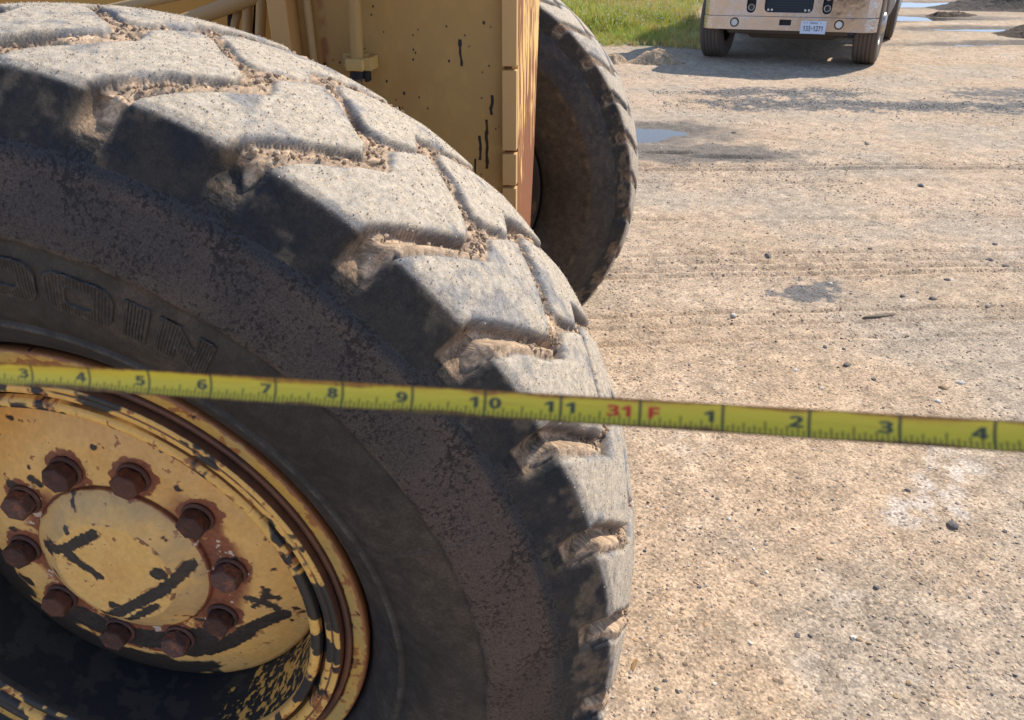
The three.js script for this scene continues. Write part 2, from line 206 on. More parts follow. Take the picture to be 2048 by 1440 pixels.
function tyre(wheel, degs, sec, muddy, flip) {
  const nc = degs.length, np = sec.length, nv = (nc + 1) * np;
  const pos = new Float32Array(nv * 3), col = new Float32Array(nv * 3), uv = new Float32Array(nv * 2), sdv = new Float32Array(nv), idv = new Int16Array(nv).fill(-1);
  const c = [0, 0, 0], set = (r, g, b) => { c[0] = r; c[1] = g; c[2] = b; }, to = (r, g, b, k) => { c[0] += (r - c[0]) * k; c[1] += (g - c[1]) * k; c[2] += (b - c[2]) * k; };
  const nrm = sec.map((p, i) => { const a = sec[Math.max(0, i - 1)], b = sec[Math.min(np - 1, i + 1)]; const dx = b[0] - a[0], dy = b[1] - a[1], l = Math.hypot(dx, dy); return [-dy / l, dx / l]; });
  const lugJit = []; for (let q = 0; q < 2 * NLUG; q++) lugJit.push([rr(-0.0015, 0.0015), rr(-0.0025, 0.001), rnd()]);
  for (let i = 0; i <= nc; i++) {
    const dg = degs[i % nc], th = dg * RAD, ct = Math.cos(th), st = Math.sin(th);
    for (let j = 0; j < np; j++) {
      const k = i * np + j, [a, r, s] = sec[j], aa = Math.abs(a); const [na, nr] = nrm[j];
      let X = r * ct, Y = r * st, h = 0; set(0.04, 0.04, 0.042);
      const n40 = fbm3(X * 40, Y * 40, a * 40, 3), n9 = fbm3(X * 9 + 5, Y * 9, a * 9, 3), n120 = fbm3(X * 120, Y * 120, a * 120, 2);
      if (r > 0.643) {
        let [sd, id] = lugAt(a + 0.006 * (noise(X * 28, Y * 28, a * 28) - 0.5), dg + 0.5 * (noise(X * 28 + 40, Y * 28, a * 28) - 0.5));
        sd += 0.004 * (n40 - 0.5); sdv[k] = sd; idv[k] = id;
        const sh = sst(0.168, 0.205, aa), u = sst(0.650, 0.690, r);          // 1 on the buttress; fades to the foot of the recess
        const depth = (muddy ? 1 : 0.45) * mix(0.027, 0.0095, sh) * u;
        const w = sst(-0.005, mix(0.011, 0.016, sh), sd);
        h = -depth * w + (id >= 0 ? lugJit[id][1] * (1 - w) * (1 - sh) : 0);
        let mud = -1;
        if (muddy) {
          let bank = 0.5; if (sd > 0.001 && aa > 0.05) { const up = lugAt(a, dg + 1.3)[0], dn = lugAt(a, dg - 1.3)[0]; bank = sst(-0.014, 0.012, up - dn); if (dg > 50 && dg < 84) bank = mix(0.52, bank, 0.5); }   // earth lies banked against the upper edge of each lug
          const calm = sst(0.085, 0.13, aa) * (dg > 50 && dg < 84 ? 0.35 : 1), fl = mix(-0.0085, mix(-0.0175, -0.0028, bank), sst(0.05, 0.08, aa)) - 0.0075 * sst(0.15, 0.19, aa);
          const fill = fl + 0.006 * (n9 - 0.5) + mix(0.009, 0.004, calm) * (n40 - 0.5) + mix(0.011, 0.0035, calm) * (n120 - 0.5) - mix(0.013, 0.004, calm) * sst(0.64, 0.74, fbm3(X * 16 + 3, Y * 16, a * 16 + 9, 2)) + (dg > 48 && dg < 80 ? 0.002 : 0);
          if (aa < 0.192 + 0.012 * (n9 - 0.5) && fill > h) { mud = Math.min(1, (fill - h) / 0.003); h = fill; }
        } else { const fill = -0.0085 + 0.006 * (n9 - 0.5) + 0.006 * (n40 - 0.5); if (fill > h && aa < 0.185) { mud = clamp((fill - h) / 0.004); h = fill; } }
        // colours: bare rubber, sand stuck to the worn tread face, mud
        set(0.019, 0.0195, 0.021); to(0.045, 0.036, 0.027, 0.75 * sst(0.42, 0.62, n40 * 0.5 + n9 * 0.5));
        if (aa > 0.16 && w < 0.9) to(0.13, 0.097, 0.064, 0.8 * sst(0.54, 0.66, fbm3(X * 30 + 9, Y * 30, a * 30, 4) + 0.11 * (0.19 - aa) / 0.02));
        const face = sst(0.0015, -0.0035, sd + 0.002 * (n120 - 0.5)) * sst(0.1785, 0.1745, aa + 0.006 * (n40 - 0.5));
        to(0.43, 0.368, 0.29, face * (0.90 + 0.10 * n40)); to(0.26, 0.25, 0.245, face * 0.6 * sst(0.52, 0.72, n9 * 0.6 + n40 * 0.4));
        to(0.17, 0.17, 0.175, face * 0.65 * sst(0.57, 0.68, n9 * 0.45 + n40 * 0.55)); to(0.20, 0.20, 0.21, face * 0.7 * sst(-0.011, -0.003, sd) * sst(0.48, 0.62, n40)); to(0.15, 0.152, 0.16, 0.8 * (1 - face) * sst(0.006, -0.004, sd) * sst(0.180, 0.172, aa));
        if (w > 0.25 && aa < 0.195) to(0.33, 0.225, 0.145, (muddy ? 0.75 : 0.3) * w * sst(0.30, 0.55, n9 + 0.25 * (n120 - 0.5)));
        if (mud > 0) { const d2 = (n40 - 0.5) * 0.16 + (n120 - 0.5) * 0.12; to(0.385 + d2, 0.275 + d2 * 0.8, 0.185 + d2 * 0.6, clamp(mud) * (muddy ? 1 : 0.35)); }
        
      } else {
        const ridge = (r0, w, hh) => hh * Math.exp(-(((r - r0) / w) ** 2));
        h = ridge(0.630, 0.004, 0.0010) + 0.0015 * (n9 - 0.5);
        for (const [d0, r0, r1] of [[22.8, 0.40, 0.60], [68.5, 0.562, 0.615], [5, 0.40, 0.47]]) if (r > r0 && r < r1) { const e = (dg - d0) * RAD * r / 0.0018; h += 0.0012 * Math.exp(-e * e); }
        set(0.018, 0.0165, 0.0155);
        if (!muddy) { set(0.026, 0.021, 0.018); to(0.060, 0.046, 0.036, 0.6 * sst(0.5, 0.7, n9)); }
        const z1 = muddy ? sst(0.55, 0.566, r) : 0, z2 = sst(0.63, 0.642, r);
        to(0.070, 0.048, 0.035, z1 * (1 - z2) * (0.55 + 0.45 * sst(0.35, 0.6, n9)));
        to(0.040, 0.031, 0.024, (1 - z1) * sst(0.445, 0.47, r) * sst(0.40, 0.62, n9) * 0.9);
        to(0.022, 0.024, 0.028, z2 * 0.8); to(0.10, 0.075, 0.05, 0.8 * Math.exp(-(((r - 0.5575) / 0.0025) ** 2)) * sst(0.35, 0.55, n40));
        if (r < 0.442) { set(0.016, 0.0165, 0.018); to(0.035, 0.030, 0.025, 0.6 * sst(0.5, 0.7, n9)); if (!muddy) to(0.026, 0.021, 0.018, 0.7); to(0.10, 0.088, 0.07, 0.55 * Math.exp(-(((r - 0.4395) / 0.0018) ** 2)) * sst(0.30, 0.5, n40)); }
        
      }
      const R2 = r + h * nr, A2 = a + h * na;
      pos[k * 3] = R2 * ct; pos[k * 3 + 1] = R2 * st; pos[k * 3 + 2] = A2;
      uv[k * 2] = dg * RAD * (r > 0.6 ? 0.715 : 0.715); uv[k * 2] += h; uv[k * 2 + 1] = s + h * 0.7;
      const kk = r > 0.645 ? (Math.abs(a) < 0.2 && sdv[k] > 0.006 ? K_MUD : K_LUG) : r < 0.5575 || !muddy ? K_MUD : K_WALL; for (let q = 0; q < 3; q++) col[k * 3 + q] = c[q] * kk;
    }
  }
  for (let j = 0; j < np; j++) uv[(nc * np + j) * 2] += 2 * Math.PI * 0.715;
  const lugs = Array.from({ length: 2 * NLUG }, () => []), mudI = [], wallI = [], beadI = [], all = [];
  for (let i = 0; i < nc; i++) for (let j = 0; j < np - 1; j++) {
    const a = i * np + j, b = a + np, q = [a, b, a + 1, a + 1, b, b + 1]; for (const e of q) all.push(e);
    const rm = sec[j][1]; let dst;
    if (rm < 0.645 || sec[j + 1][1] < 0.645) dst = rm < 0.5565 || !muddy ? beadI : wallI;
    else { const m = Math.min(sdv[a], sdv[b], sdv[a + 1], sdv[b + 1]); dst = m < 0.006 && idv[a] >= 0 ? lugs[idv[a]] : Math.abs(sec[j][0]) < 0.2 ? mudI : muddy ? wallI : beadI; }
    for (const e of q) dst.push(e);
  }
  const G = new THREE.BufferGeometry(); G.setAttribute('position', new THREE.BufferAttribute(pos, 3)); G.setIndex(all); G.computeVertexNormals();
  const nor = G.attributes.normal.array;
  for (let j = 0; j < np; j++) { const a = j * 3, b = (nc * np + j) * 3; for (let q = 0; q < 3; q++) { const v = nor[a + q] + nor[b + q]; nor[a + q] = nor[b + q] = v / 2; } }
  const sub = (name, I, m) => { if (!I.length) return; const mp = new Map(), p = [], nn = [], cc = [], uu = [], ix = []; for (const e of I) { let t = mp.get(e); if (t === undefined) { t = mp.size; mp.set(e, t); p.push(pos[e * 3], pos[e * 3 + 1], pos[e * 3 + 2]); nn.push(nor[e * 3], nor[e * 3 + 1], nor[e * 3 + 2]); cc.push(col[e * 3], col[e * 3 + 1], col[e * 3 + 2]); uu.push(uv[e * 2], uv[e * 2 + 1]); } ix.push(t); }
    const g = new THREE.BufferGeometry(); g.setAttribute('position', new THREE.Float32BufferAttribute(p, 3)); g.setAttribute('normal', new THREE.Float32BufferAttribute(nn, 3)); g.setAttribute('color', new THREE.Float32BufferAttribute(cc, 3)); g.setAttribute('uv', new THREE.Float32BufferAttribute(uu, 2)); g.setIndex(ix); return mesh(name, g, m, wheel); };
  if (muddy) sub('tyre_sidewall', wallI, M.wall); sub(muddy ? 'tyre_bead' : 'tyre_sidewall', beadI, M.bead); const mm = sub('packed_mud', mudI, M.mud); if (mm) mm.userData.kind = 'stuff';
  for (const l of lugs) sub('tread_lug', l, M.lug);
  if (muddy) { // loose sand grains lying on the worn tread faces and crumbs of earth in the grooves
    const pick = (name, want, test, r0, r1, tones) => { const L = []; let g0 = 0; while (L.length < want && g0++ < 900000) { const i = Math.floor(rnd() * 478), j = Math.floor(rnd() * np), k = i * np + j; if (test(k, j)) L.push(k); } const im = new THREE.InstancedMesh(new THREE.IcosahedronGeometry(1, 0), std({ color: 0xffffff, roughness: 0.95 }), L.length), mt = new THREE.Matrix4(), cl = new THREE.Color(), E = new THREE.Euler(), Q = new THREE.Quaternion(); L.forEach((k, q) => { const r = r0 + (r1 - r0) * Math.pow(rnd(), 2.5), jx = rr(-0.0015, 0.0015), jy = rr(-0.0015, 0.0015); E.set(rnd() * 6, rnd() * 6, rnd() * 6); Q.setFromEuler(E); mt.compose(new THREE.Vector3(pos[k * 3] + nor[k * 3] * r * 0.45 + jx * 0.7, pos[k * 3 + 1] + nor[k * 3 + 1] * r * 0.45, pos[k * 3 + 2] + nor[k * 3 + 2] * r * 0.45 + jy), Q, new THREE.Vector3(r, r * rr(0.6, 1), r * rr(0.7, 1.1))); im.setMatrixAt(q, mt); const c = tones[Math.floor(rnd() * tones.length)], f = rr(0.8, 1.2); cl.setRGB(c[0] * f, c[1] * f, c[2] * f); im.setColorAt(q, cl); }); im.name = name; im.userData.kind = 'stuff'; im.castShadow = im.receiveShadow = true; wheel.add(im); };
    pick('sand_grains', 6500, (k, j) => sec[j][1] > 0.69 && sdv[k] < -0.001 && Math.abs(sec[j][0]) < 0.177, 0.0004, 0.0012, [[0.52, 0.43, 0.32], [0.56, 0.49, 0.40], [0.48, 0.38, 0.28], [0.44, 0.41, 0.37], [0.56, 0.45, 0.32]]);
    pick('earth_crumbs', 2600, (k, j) => sec[j][1] > 0.69 && sdv[k] > 0.004 && Math.abs(sec[j][0]) < (degs[Math.floor(k / np)] > 50 ? 0.160 : 0.115), 0.0007, 0.0036, [[0.39, 0.28, 0.19], [0.33, 0.235, 0.16], [0.43, 0.32, 0.225], [0.27, 0.19, 0.13]]);
  }
  console.log('tyre', nc, np, all.length / 3);
}
const wheelN = part('wheel', machine); wheelN.position.set(0, CY, 0);
wheelN.userData.label = 'near wheel with yellow dished rim, rusty bolts and mud packed in its tread';
{ const degs = []; let d = -14; while (d < 98) { degs.push(d); d += 0.235; } while (d < 345.5) { degs.push(d); d += 0.8; } tyre(wheelN, degs, section(0.0029, 0.0034, 0.017), true); }
const wheelF = part('wheel', machine); wheelF.position.set(0, CY, -TRACK);
wheelF.userData.label = 'far wheel seen from its inner side, dusty brown sidewall';
{ const degs = []; let d = -60; while (d < 80) { degs.push(d); d += 0.4; } while (d < 299.5) { degs.push(d); d += 1.2; } tyre(wheelF, degs, section(0.0055, 0.012, 0.03), false); }
console.log('tyres done');

// --- raised letters on the near sidewall: hatched capitals
{
  const surf = (deg, r, lift) => { // sidewall point in wheel coordinates at radius r
    const prof = [[0.449, 0.2035], [0.466, 0.2135], [0.500, 0.2235], [0.535, 0.228], [0.5535, 0.229]]; let a = 0.226; for (let i = 0; i < prof.length - 1; i++) if (r >= prof[i][0] && r <= prof[i + 1][0]) a = mix(prof[i][1], prof[i + 1][1], (r - prof[i][0]) / (prof[i + 1][0] - prof[i][0])); return [r * Math.cos(deg * RAD), r * Math.sin(deg * RAD), a + lift]; };
  const rbox = (x, y, cx, cy, w, h, r) => { const qx = Math.abs(x - cx) - w + r, qy = Math.abs(y - cy) - h + r; return Math.hypot(Math.max(qx, 0), Math.max(qy, 0)) + Math.min(Math.max(qx, qy), 0) - r; };
  const seg = (x, y, x0, y0, x1, y1, w) => { const ex = x1 - x0, ey = y1 - y0, t = clamp(((x - x0) * ex + (y - y0) * ey) / (ex * ex + ey * ey)); return Math.hypot(x - x0 - ex * t, y - y0 - ey * t) - w; };
  const O = (x, y, w) => Math.max(rbox(x, y, w / 2, 0.024, w / 2, 0.024, 0.016), -rbox(x, y, w / 2, 0.024, w / 2 - 0.022, 0.010, 0.006));
  const I = (x, y, w) => rbox(x, y, w / 2, 0.024, w / 2, 0.024, 0.002);
  const Nn = (x, y, w) => Math.min(rbox(x, y, 0.011, 0.024, 0.011, 0.024, 0.001), rbox(x, y, w - 0.009, 0.024, 0.009, 0.024, 0.001), seg(x, y, 0.012, 0.040, w - 0.012, 0.008, 0.010));
  const S = (x, y, w) => Math.max(rbox(x, y, w / 2, 0.024, w / 2, 0.024, 0.016), -rbox(x, y, w / 2, 0.024, w / 2 - 0.02, 0.008, 0.005));
  for (const [f, d0, d1, w] of [[S, 84.5, 76.4, 0.072], [O, 75.6, 67.6, 0.070], [I, 66.5, 63.6, 0.0262], [Nn, 62.6, 56.2, 0.058]]) {
    const nu = 150, nv = 44, p = [], uvv = [], cc = [], ix = [];
    for (let v = 0; v <= nv; v++) for (let u = 0; u <= nu; u++) { const x = u / nu * w, y = v / nv * 0.048, deg = mix(d0, d1, u / nu), r = 0.488 + y * 1.0; const sd = f(x, y, w) + 0.0008 * (noise2(u * 0.2, v * 0.2, 5) - 0.5); const rib = 0.5 + 0.5 * Math.cos(x / 0.0034 * 2 * Math.PI); const inn = sst(0.0004, -0.0006, sd); const edge = sst(-0.0028, -0.0018, sd); const h = -0.0012 + inn * (0.0016 + 0.0011 * Math.max(edge, rib > 0.55 ? 1 : 0));
      const q = surf(deg, r, h + 0.0008); p.push(...q); uvv.push(x + 1.3, y + 0.2); const n = noise2(u * 0.12, v * 0.25, 8); const b = K_MUD * (0.022 + 0.022 * n); cc.push(b * 1.08, b * 0.93, b * 0.82); }
    for (let v = 0; v < nv; v++) for (let u = 0; u < nu; u++) { const a = v * (nu + 1) + u; ix.push(a, a + 1, a + nu + 1, a + 1, a + nu + 2, a + nu + 1); }
    const g = new THREE.BufferGeometry(); g.setAttribute('position', new THREE.Float32BufferAttribute(p, 3)); g.setAttribute('uv', new THREE.Float32BufferAttribute(uvv, 2)); g.setAttribute('color', new THREE.Float32BufferAttribute(cc, 3)); g.setIndex(ix); g.computeVertexNormals(); mesh('raised_letter', g, M.bead, wheelN);
  }
}

// --- rim of the near wheel: one planar paint texture over its face (metres -0.4 .. 0.4)
const BOLTS = []; for (let q = 0; q < 10; q++) BOLTS.push([0.161 * Math.cos(q * 36 * RAD), 0.161 * Math.sin(q * 36 * RAD)]);
{
  const strokes = [ // black paint daubs on the face, [points, width]
    [[[-0.012, 0.072], [-0.037, 0.056], [-0.065, 0.038], [-0.085, 0.033]], 0.0075], [[[-0.068, 0.034], [-0.047, 0.009], [-0.025, -0.008]], 0.007],
    [[[0.110, 0.018], [0.095, 0.004], [0.063, -0.026], [0.016, -0.058], [-0.028, -0.088], [-0.05, -0.10]], 0.0085], [[[0.05, -0.055], [0.02, -0.078], [-0.01, -0.10]], 0.005], [[[0.066, 0.008], [0.074, 0.010]], 0.010], [[[-0.055, 0.073], [-0.055, 0.070]], 0.005],
    [[[0.174, -0.054], [0.195, -0.060], [0.212, -0.084]], 0.005], [[[0.204, -0.040], [0.195, -0.060], [0.180, -0.072]], 0.004], [[[0.198, -0.050], [0.218, -0.058]], 0.004],
    [[[0.215, -0.098], [0.185, -0.112], [0.158, -0.128], [0.13, -0.155], [0.099, -0.178], [0.054, -0.197]], 0.012], [[[0.16, -0.14], [0.12, -0.172], [0.08, -0.195]], 0.008],
    [[[0.09, -0.15], [0.03, -0.168], [-0.02, -0.170], [-0.07, -0.160], [-0.115, -0.135]], 0.022], [[[-0.148, 0.119], [-0.14, 0.112]], 0.007], [[[-0.109, 0.132], [-0.100, 0.125]], 0.006], [[[-0.198, -0.074], [-0.185, -0.078]], 0.008], [[[-0.174, 0.034], [-0.17, 0.03]], 0.004]];
  const sdist = (x, y) => { let m = 1; for (const [p, w] of strokes) for (let i = 0; i < p.length - 1; i++) { const ex = p[i + 1][0] - p[i][0], ey = p[i + 1][1] - p[i][1], wx = x - p[i][0], wy = y - p[i][1], t = clamp((wx * ex + wy * ey) / (ex * ex + ey * ey)); m = Math.min(m, Math.hypot(wx - ex * t, wy - ey * t) - w); } return m; };
  const S = 1600;
  const facePaint = dataTex(S, S, (u, v, c) => {
    const x = (u - 0.5) * 0.8, y = (v - 0.5) * 0.8, r = Math.hypot(x, y), th = Math.atan2(y, x) / RAD;
    if (r > 0.392) { c[0] = c[1] = c[2] = 40; return; }
    const n1 = fbm2(x * 14, y * 14, 101, 4), n2 = fbm2(x * 60, y * 60, 102, 4), n3 = fbm2(x * 190, y * 190, 103, 3);
    let R = 234, G = 184, B = 104; const to = (a, b, d, k) => { R += (a - R) * k; G += (b - G) * k; B += (d - B) * k; };
    to(222, 164, 90, 0.5 * sst(0.45, 0.7, n1)); to(238, 196, 124, 0.4 * sst(0.5, 0.7, n2)); to(200, 168, 118, 0.25 * sst(0.45, 0.65, fbm2(x * 8, y * 8, 109, 4)));
    const BLACK = [42, 40, 40];
    if (r < 0.305) {
      // small rust specks and drips
      to(140, 82, 48, 0.8 * sst(0.70, 0.76, n2 * 0.75 + n3 * 0.25));
      if (r > 0.088 && r < 0.129) to(176, 150, 112, 0.55 * sst(0.3, 0.65, n1 + 0.2 * n2)); // greyer tan blended over the sloping cap edge
      to(112, 66, 42, 0.9 * sst(0.0042, 0.0012, Math.abs(r - 0.1315) + 0.002 * n2));
      if (Math.abs(r - 0.0875) < 0.003 && th > -30 && th < 100) to(120, 78, 50, 0.8 * sst(0.5, 0.6, n2));
      let db = 1; for (const b of BOLTS) db = Math.min(db, Math.hypot(x - b[0], y - b[1]));
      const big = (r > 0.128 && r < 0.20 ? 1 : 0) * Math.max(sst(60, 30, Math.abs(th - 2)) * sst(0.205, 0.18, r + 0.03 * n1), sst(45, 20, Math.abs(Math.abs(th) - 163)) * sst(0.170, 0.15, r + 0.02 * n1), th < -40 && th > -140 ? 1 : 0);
      const rust = Math.max(sst(0.036, 0.0325, db + 0.022 * (n2 - 0.42)), big * sst(0.36, 0.46, n1 * 0.6 + n2 * 0.4 + 0.08 * big));
      to(mix(112, 150, n3), mix(62, 84, n3), mix(44, 56, n3), 0.92 * rust); to(226, 214, 196, 0.8 * rust * sst(0.72, 0.76, n2));
      const bk = Math.max(sst(0.0016, -0.0008, sdist(x + 0.006 * (n2 - 0.5), y + 0.006 * (n2 - 0.5)) + 0.006 * (n3 - 0.5)), sst(0.785, 0.795, fbm2(x * 46 + 3, y * 46, 107, 3)));
      to(150, 96, 56, 0.6 * Math.max(sst(0.0042, 0.0012, sdist(x + 0.006 * (n2 - 0.5), y + 0.006 * (n2 - 0.5)) + 0.012 * (n3 - 0.5)) * sst(0.5, 0.6, n2), sst(0.735, 0.76, fbm2(x * 46 + 3, y * 46, 107, 3))));
      to(mix(34, 62, n3), mix(32, 56, n3), mix(31, 52, n3), 0.95 * bk);
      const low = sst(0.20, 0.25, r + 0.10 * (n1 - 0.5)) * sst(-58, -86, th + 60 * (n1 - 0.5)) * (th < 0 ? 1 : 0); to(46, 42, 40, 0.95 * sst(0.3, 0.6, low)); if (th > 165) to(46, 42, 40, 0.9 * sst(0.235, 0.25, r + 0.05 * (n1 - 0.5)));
    } else {
      if (r > 0.3495 && r < 0.3625) { R = mix(86, 120, n2); G = mix(56, 76, n2); B = mix(42, 52, n2); to(70, 48, 42, 0.6 * sst(0.5, 0.7, n1)); }
      else if (r >= 0.3625) { R = 198; G = 156; B = 76; to(176, 150, 96, 0.6 * sst(0.4, 0.65, n1)); to(140, 84, 50, 0.9 * sst(0.377, 0.382, r + 0.012 * (n2 - 0.5))); to(150, 92, 52, 0.8 * sst(0.60, 0.66, n2)); }
      else { to(236, 182, 88, 0.6); if ((r > 0.319 && r < 0.3265) || (r > 0.3375 && r < 0.3405)) to(92, 62, 40, 0.85 * sst(0.25, 0.5, n1)); to(150, 90, 52, 0.8 * sst(0.56, 0.62, n2 * 0.6 + n1 * 0.4)); }
      const chip = sst(0.675, 0.69, fbm2(x * 38, y * 38, 111, 4) + (r < 0.335 ? 0.035 : r > 0.365 ? -0.05 : 0));
      if (r < 0.3495 || r > 0.3625) to(142, 86, 50, 0.75 * sst(0.622, 0.66, fbm2(x * 38, y * 38, 111, 4) + (r < 0.335 ? 0.035 : r > 0.365 ? -0.05 : 0)));
      const patch = r < 0.3495 ? sst(0.42, 0.52, fbm2(x * 40 + 3, y * 40, 113, 3) + 0.45 * Math.max(sst(9, 4, Math.abs(th - 8)), 0.8 * sst(6, 2, Math.abs(th + 8)), 0.38 * sst(9, 5, Math.abs(th + 24)), 0.55 * sst(16, 8, Math.abs(th - 96)), 0.5 * sst(-50, -75, th)) - 0.22) : 0;
      if (r < 0.3495 || r > 0.3625) to(...BLACK, 0.95 * Math.max(chip, patch));
    }
    c[0] = R * (0.94 + 0.12 * n3); c[1] = G * (0.94 + 0.12 * n3); c[2] = B * (0.94 + 0.12 * n3);
  });
  const faceBump = dataTex(512, 512, (u, v, c) => { c[0] = c[1] = c[2] = 255 * tfbm(u, v, 24, 121, 5); }, false);
  M.face = std({ map: facePaint, bumpMap: rep(faceBump, 4), bumpScale: 0.0008, roughness: 0.5 });
  const planar = (g) => { const p = g.attributes.position, uv = g.attributes.uv; for (let i = 0; i < p.count; i++) uv.setXY(i, p.getX(i) / 0.8 + 0.5, p.getY(i) / 0.8 + 0.5); return g; };
  const lathe = (pts, seg = 220) => { const g = new THREE.LatheGeometry(pts.map(([r, a]) => new THREE.Vector2(r, a)), seg); g.rotateX(Math.PI / 2); return g; };   // axis y -> +z
  // LatheGeometry turns y into z after the rotation
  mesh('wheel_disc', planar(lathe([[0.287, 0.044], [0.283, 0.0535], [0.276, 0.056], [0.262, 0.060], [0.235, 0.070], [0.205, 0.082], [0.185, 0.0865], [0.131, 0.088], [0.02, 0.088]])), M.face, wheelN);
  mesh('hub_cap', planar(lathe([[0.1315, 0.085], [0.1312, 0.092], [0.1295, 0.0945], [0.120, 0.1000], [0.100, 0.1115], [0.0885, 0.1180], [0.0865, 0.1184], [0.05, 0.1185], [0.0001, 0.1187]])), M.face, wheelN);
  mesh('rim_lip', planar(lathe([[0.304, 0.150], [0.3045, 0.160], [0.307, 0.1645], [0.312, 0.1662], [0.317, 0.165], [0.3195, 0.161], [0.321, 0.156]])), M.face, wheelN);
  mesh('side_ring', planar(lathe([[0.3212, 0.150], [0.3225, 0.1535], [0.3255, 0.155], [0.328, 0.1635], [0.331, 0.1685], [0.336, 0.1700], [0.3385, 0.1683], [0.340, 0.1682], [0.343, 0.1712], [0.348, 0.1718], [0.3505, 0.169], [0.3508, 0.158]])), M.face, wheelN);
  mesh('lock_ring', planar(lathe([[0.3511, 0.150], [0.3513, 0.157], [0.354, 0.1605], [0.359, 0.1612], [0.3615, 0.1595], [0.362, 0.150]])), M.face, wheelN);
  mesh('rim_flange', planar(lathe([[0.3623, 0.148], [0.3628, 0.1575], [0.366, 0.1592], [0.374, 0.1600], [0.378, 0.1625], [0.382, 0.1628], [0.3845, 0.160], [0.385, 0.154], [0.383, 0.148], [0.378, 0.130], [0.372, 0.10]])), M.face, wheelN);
  // barrel with black grease along its lower arc
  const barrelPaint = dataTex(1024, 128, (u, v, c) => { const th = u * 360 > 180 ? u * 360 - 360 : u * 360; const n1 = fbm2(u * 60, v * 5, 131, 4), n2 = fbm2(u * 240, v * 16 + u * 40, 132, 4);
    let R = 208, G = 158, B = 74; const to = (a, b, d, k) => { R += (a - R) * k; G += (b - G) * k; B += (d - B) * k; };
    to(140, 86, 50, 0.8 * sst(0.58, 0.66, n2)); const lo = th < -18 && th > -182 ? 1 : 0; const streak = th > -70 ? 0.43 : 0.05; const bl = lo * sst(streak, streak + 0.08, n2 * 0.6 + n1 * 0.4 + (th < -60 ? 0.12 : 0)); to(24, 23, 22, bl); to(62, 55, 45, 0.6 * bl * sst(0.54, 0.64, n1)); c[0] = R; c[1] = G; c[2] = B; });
  const bg = lathe([[0.2872, 0.040], [0.2885, 0.07], [0.292, 0.10], [0.298, 0.13], [0.3038, 0.152]], 256);
  { const p = bg.attributes.position, uv = bg.attributes.uv; for (let i = 0; i < p.count; i++) { let t = Math.atan2(p.getY(i), p.getX(i)) / (2 * Math.PI); if (t < 0) t += 1; uv.setXY(i, t, (p.getZ(i) - 0.04) / 0.115); } const ix = bg.index.array; const nuv = []; const ng = bg.toNonIndexed(); const u2 = ng.attributes.uv; for (let i = 0; i < u2.count; i += 3) { const a = [u2.getX(i), u2.getX(i + 1), u2.getX(i + 2)], mx = Math.max(...a); for (let q = 0; q < 3; q++) if (mx - a[q] > 0.5) u2.setX(i + q, a[q] + 1); } mesh('rim_barrel', ng, std({ map: barrelPaint, bumpMap: rep(faceBump, 10, 1), bumpScale: 0.0006, roughness: 0.85 }), wheelN); }
  mesh('rim_base', lathe([[0.372, 0.10], [0.33, 0.06], [0.30, 0.0], [0.30, -0.1], [0.34, -0.14], [0.384, -0.16], [0.375, -0.165], [0.31, -0.15], [0.29, -0.12], [0.286, 0.03], [0.2872, 0.043]], 96), std({ color: 0xd29c4a, roughness: 0.7 }), wheelN);
  // bolts
  const rustTex = dataTex(256, 256, (u, v, c) => { const n = tfbm(u, v, 6, 141, 5), m = tfbm(u, v, 24, 145, 3); let R = mix(76, 108, n), G = mix(56, 74, n), B = mix(50, 62, n); const k = sst(0.60, 0.68, m * 0.5 + n * 0.5); R = mix(R, 150, k * 0.7); G = mix(G, 92, k * 0.7); B = mix(B, 60, k * 0.7); c[0] = R; c[1] = G; c[2] = B; });
  M.rust = std({ map: rustTex, bumpMap: rep(faceBump, 0.5), bumpScale: 0.0012, roughness: 0.78 });
  const head = () => { const s = new THREE.Shape(); for (let q = 0; q < 6; q++) { const a = q * 60 * RAD; s[q ? 'lineTo' : 'moveTo'](0.0212 * Math.cos(a), 0.0212 * Math.sin(a)); } s.closePath(); const g = new THREE.ExtrudeGeometry(s, { depth: 0.0145, bevelEnabled: true, bevelThickness: 0.0035, bevelSize: 0.003, bevelOffset: -0.003, bevelSegments: 2 }); return g; };
  const washer = () => new THREE.LatheGeometry([[0.02, 0.0], [0.0238, 0.0], [0.0242, 0.003], [0.0230, 0.0055], [0.0212, 0.006], [0.02, 0.006]].map(([r, y]) => new THREE.Vector2(r, y)), 36).rotateX(Math.PI / 2);
  const boltMats = [0xffffff, 0xd8c8c0, 0xffe2c8, 0xc8b8b0].map((c, i) => { const m = M.rust.clone(); m.color.set(c); m.map = rep(rustTex, 1 + 0.3 * i); m.map.offset.set(0.37 * i, 0.21 * i); return m; });
  const hg = head(), wg = washer(); { const uv = hg.attributes.uv; for (let i = 0; i < uv.count; i++) uv.setXY(i, uv.getX(i) * 14, uv.getY(i) * 14); }
  BOLTS.forEach(([x, y], q) => { const b = mesh('wheel_bolt', hg, boltMats[(q * 7) % 4], wheelN); b.position.set(x, y, 0.0955); b.rotation.z = q * 1.7 + 0.4; const w = mesh('washer', wg, M.rust, b); w.position.z = -0.0085; });
  // far wheel, seen from inside the machine: deep dark rim
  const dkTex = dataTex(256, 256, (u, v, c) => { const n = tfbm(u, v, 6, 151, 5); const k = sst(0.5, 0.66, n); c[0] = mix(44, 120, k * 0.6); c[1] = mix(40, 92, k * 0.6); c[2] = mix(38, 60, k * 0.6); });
  M.darkRim = std({ map: rep(dkTex, 6, 2), roughness: 0.75 });
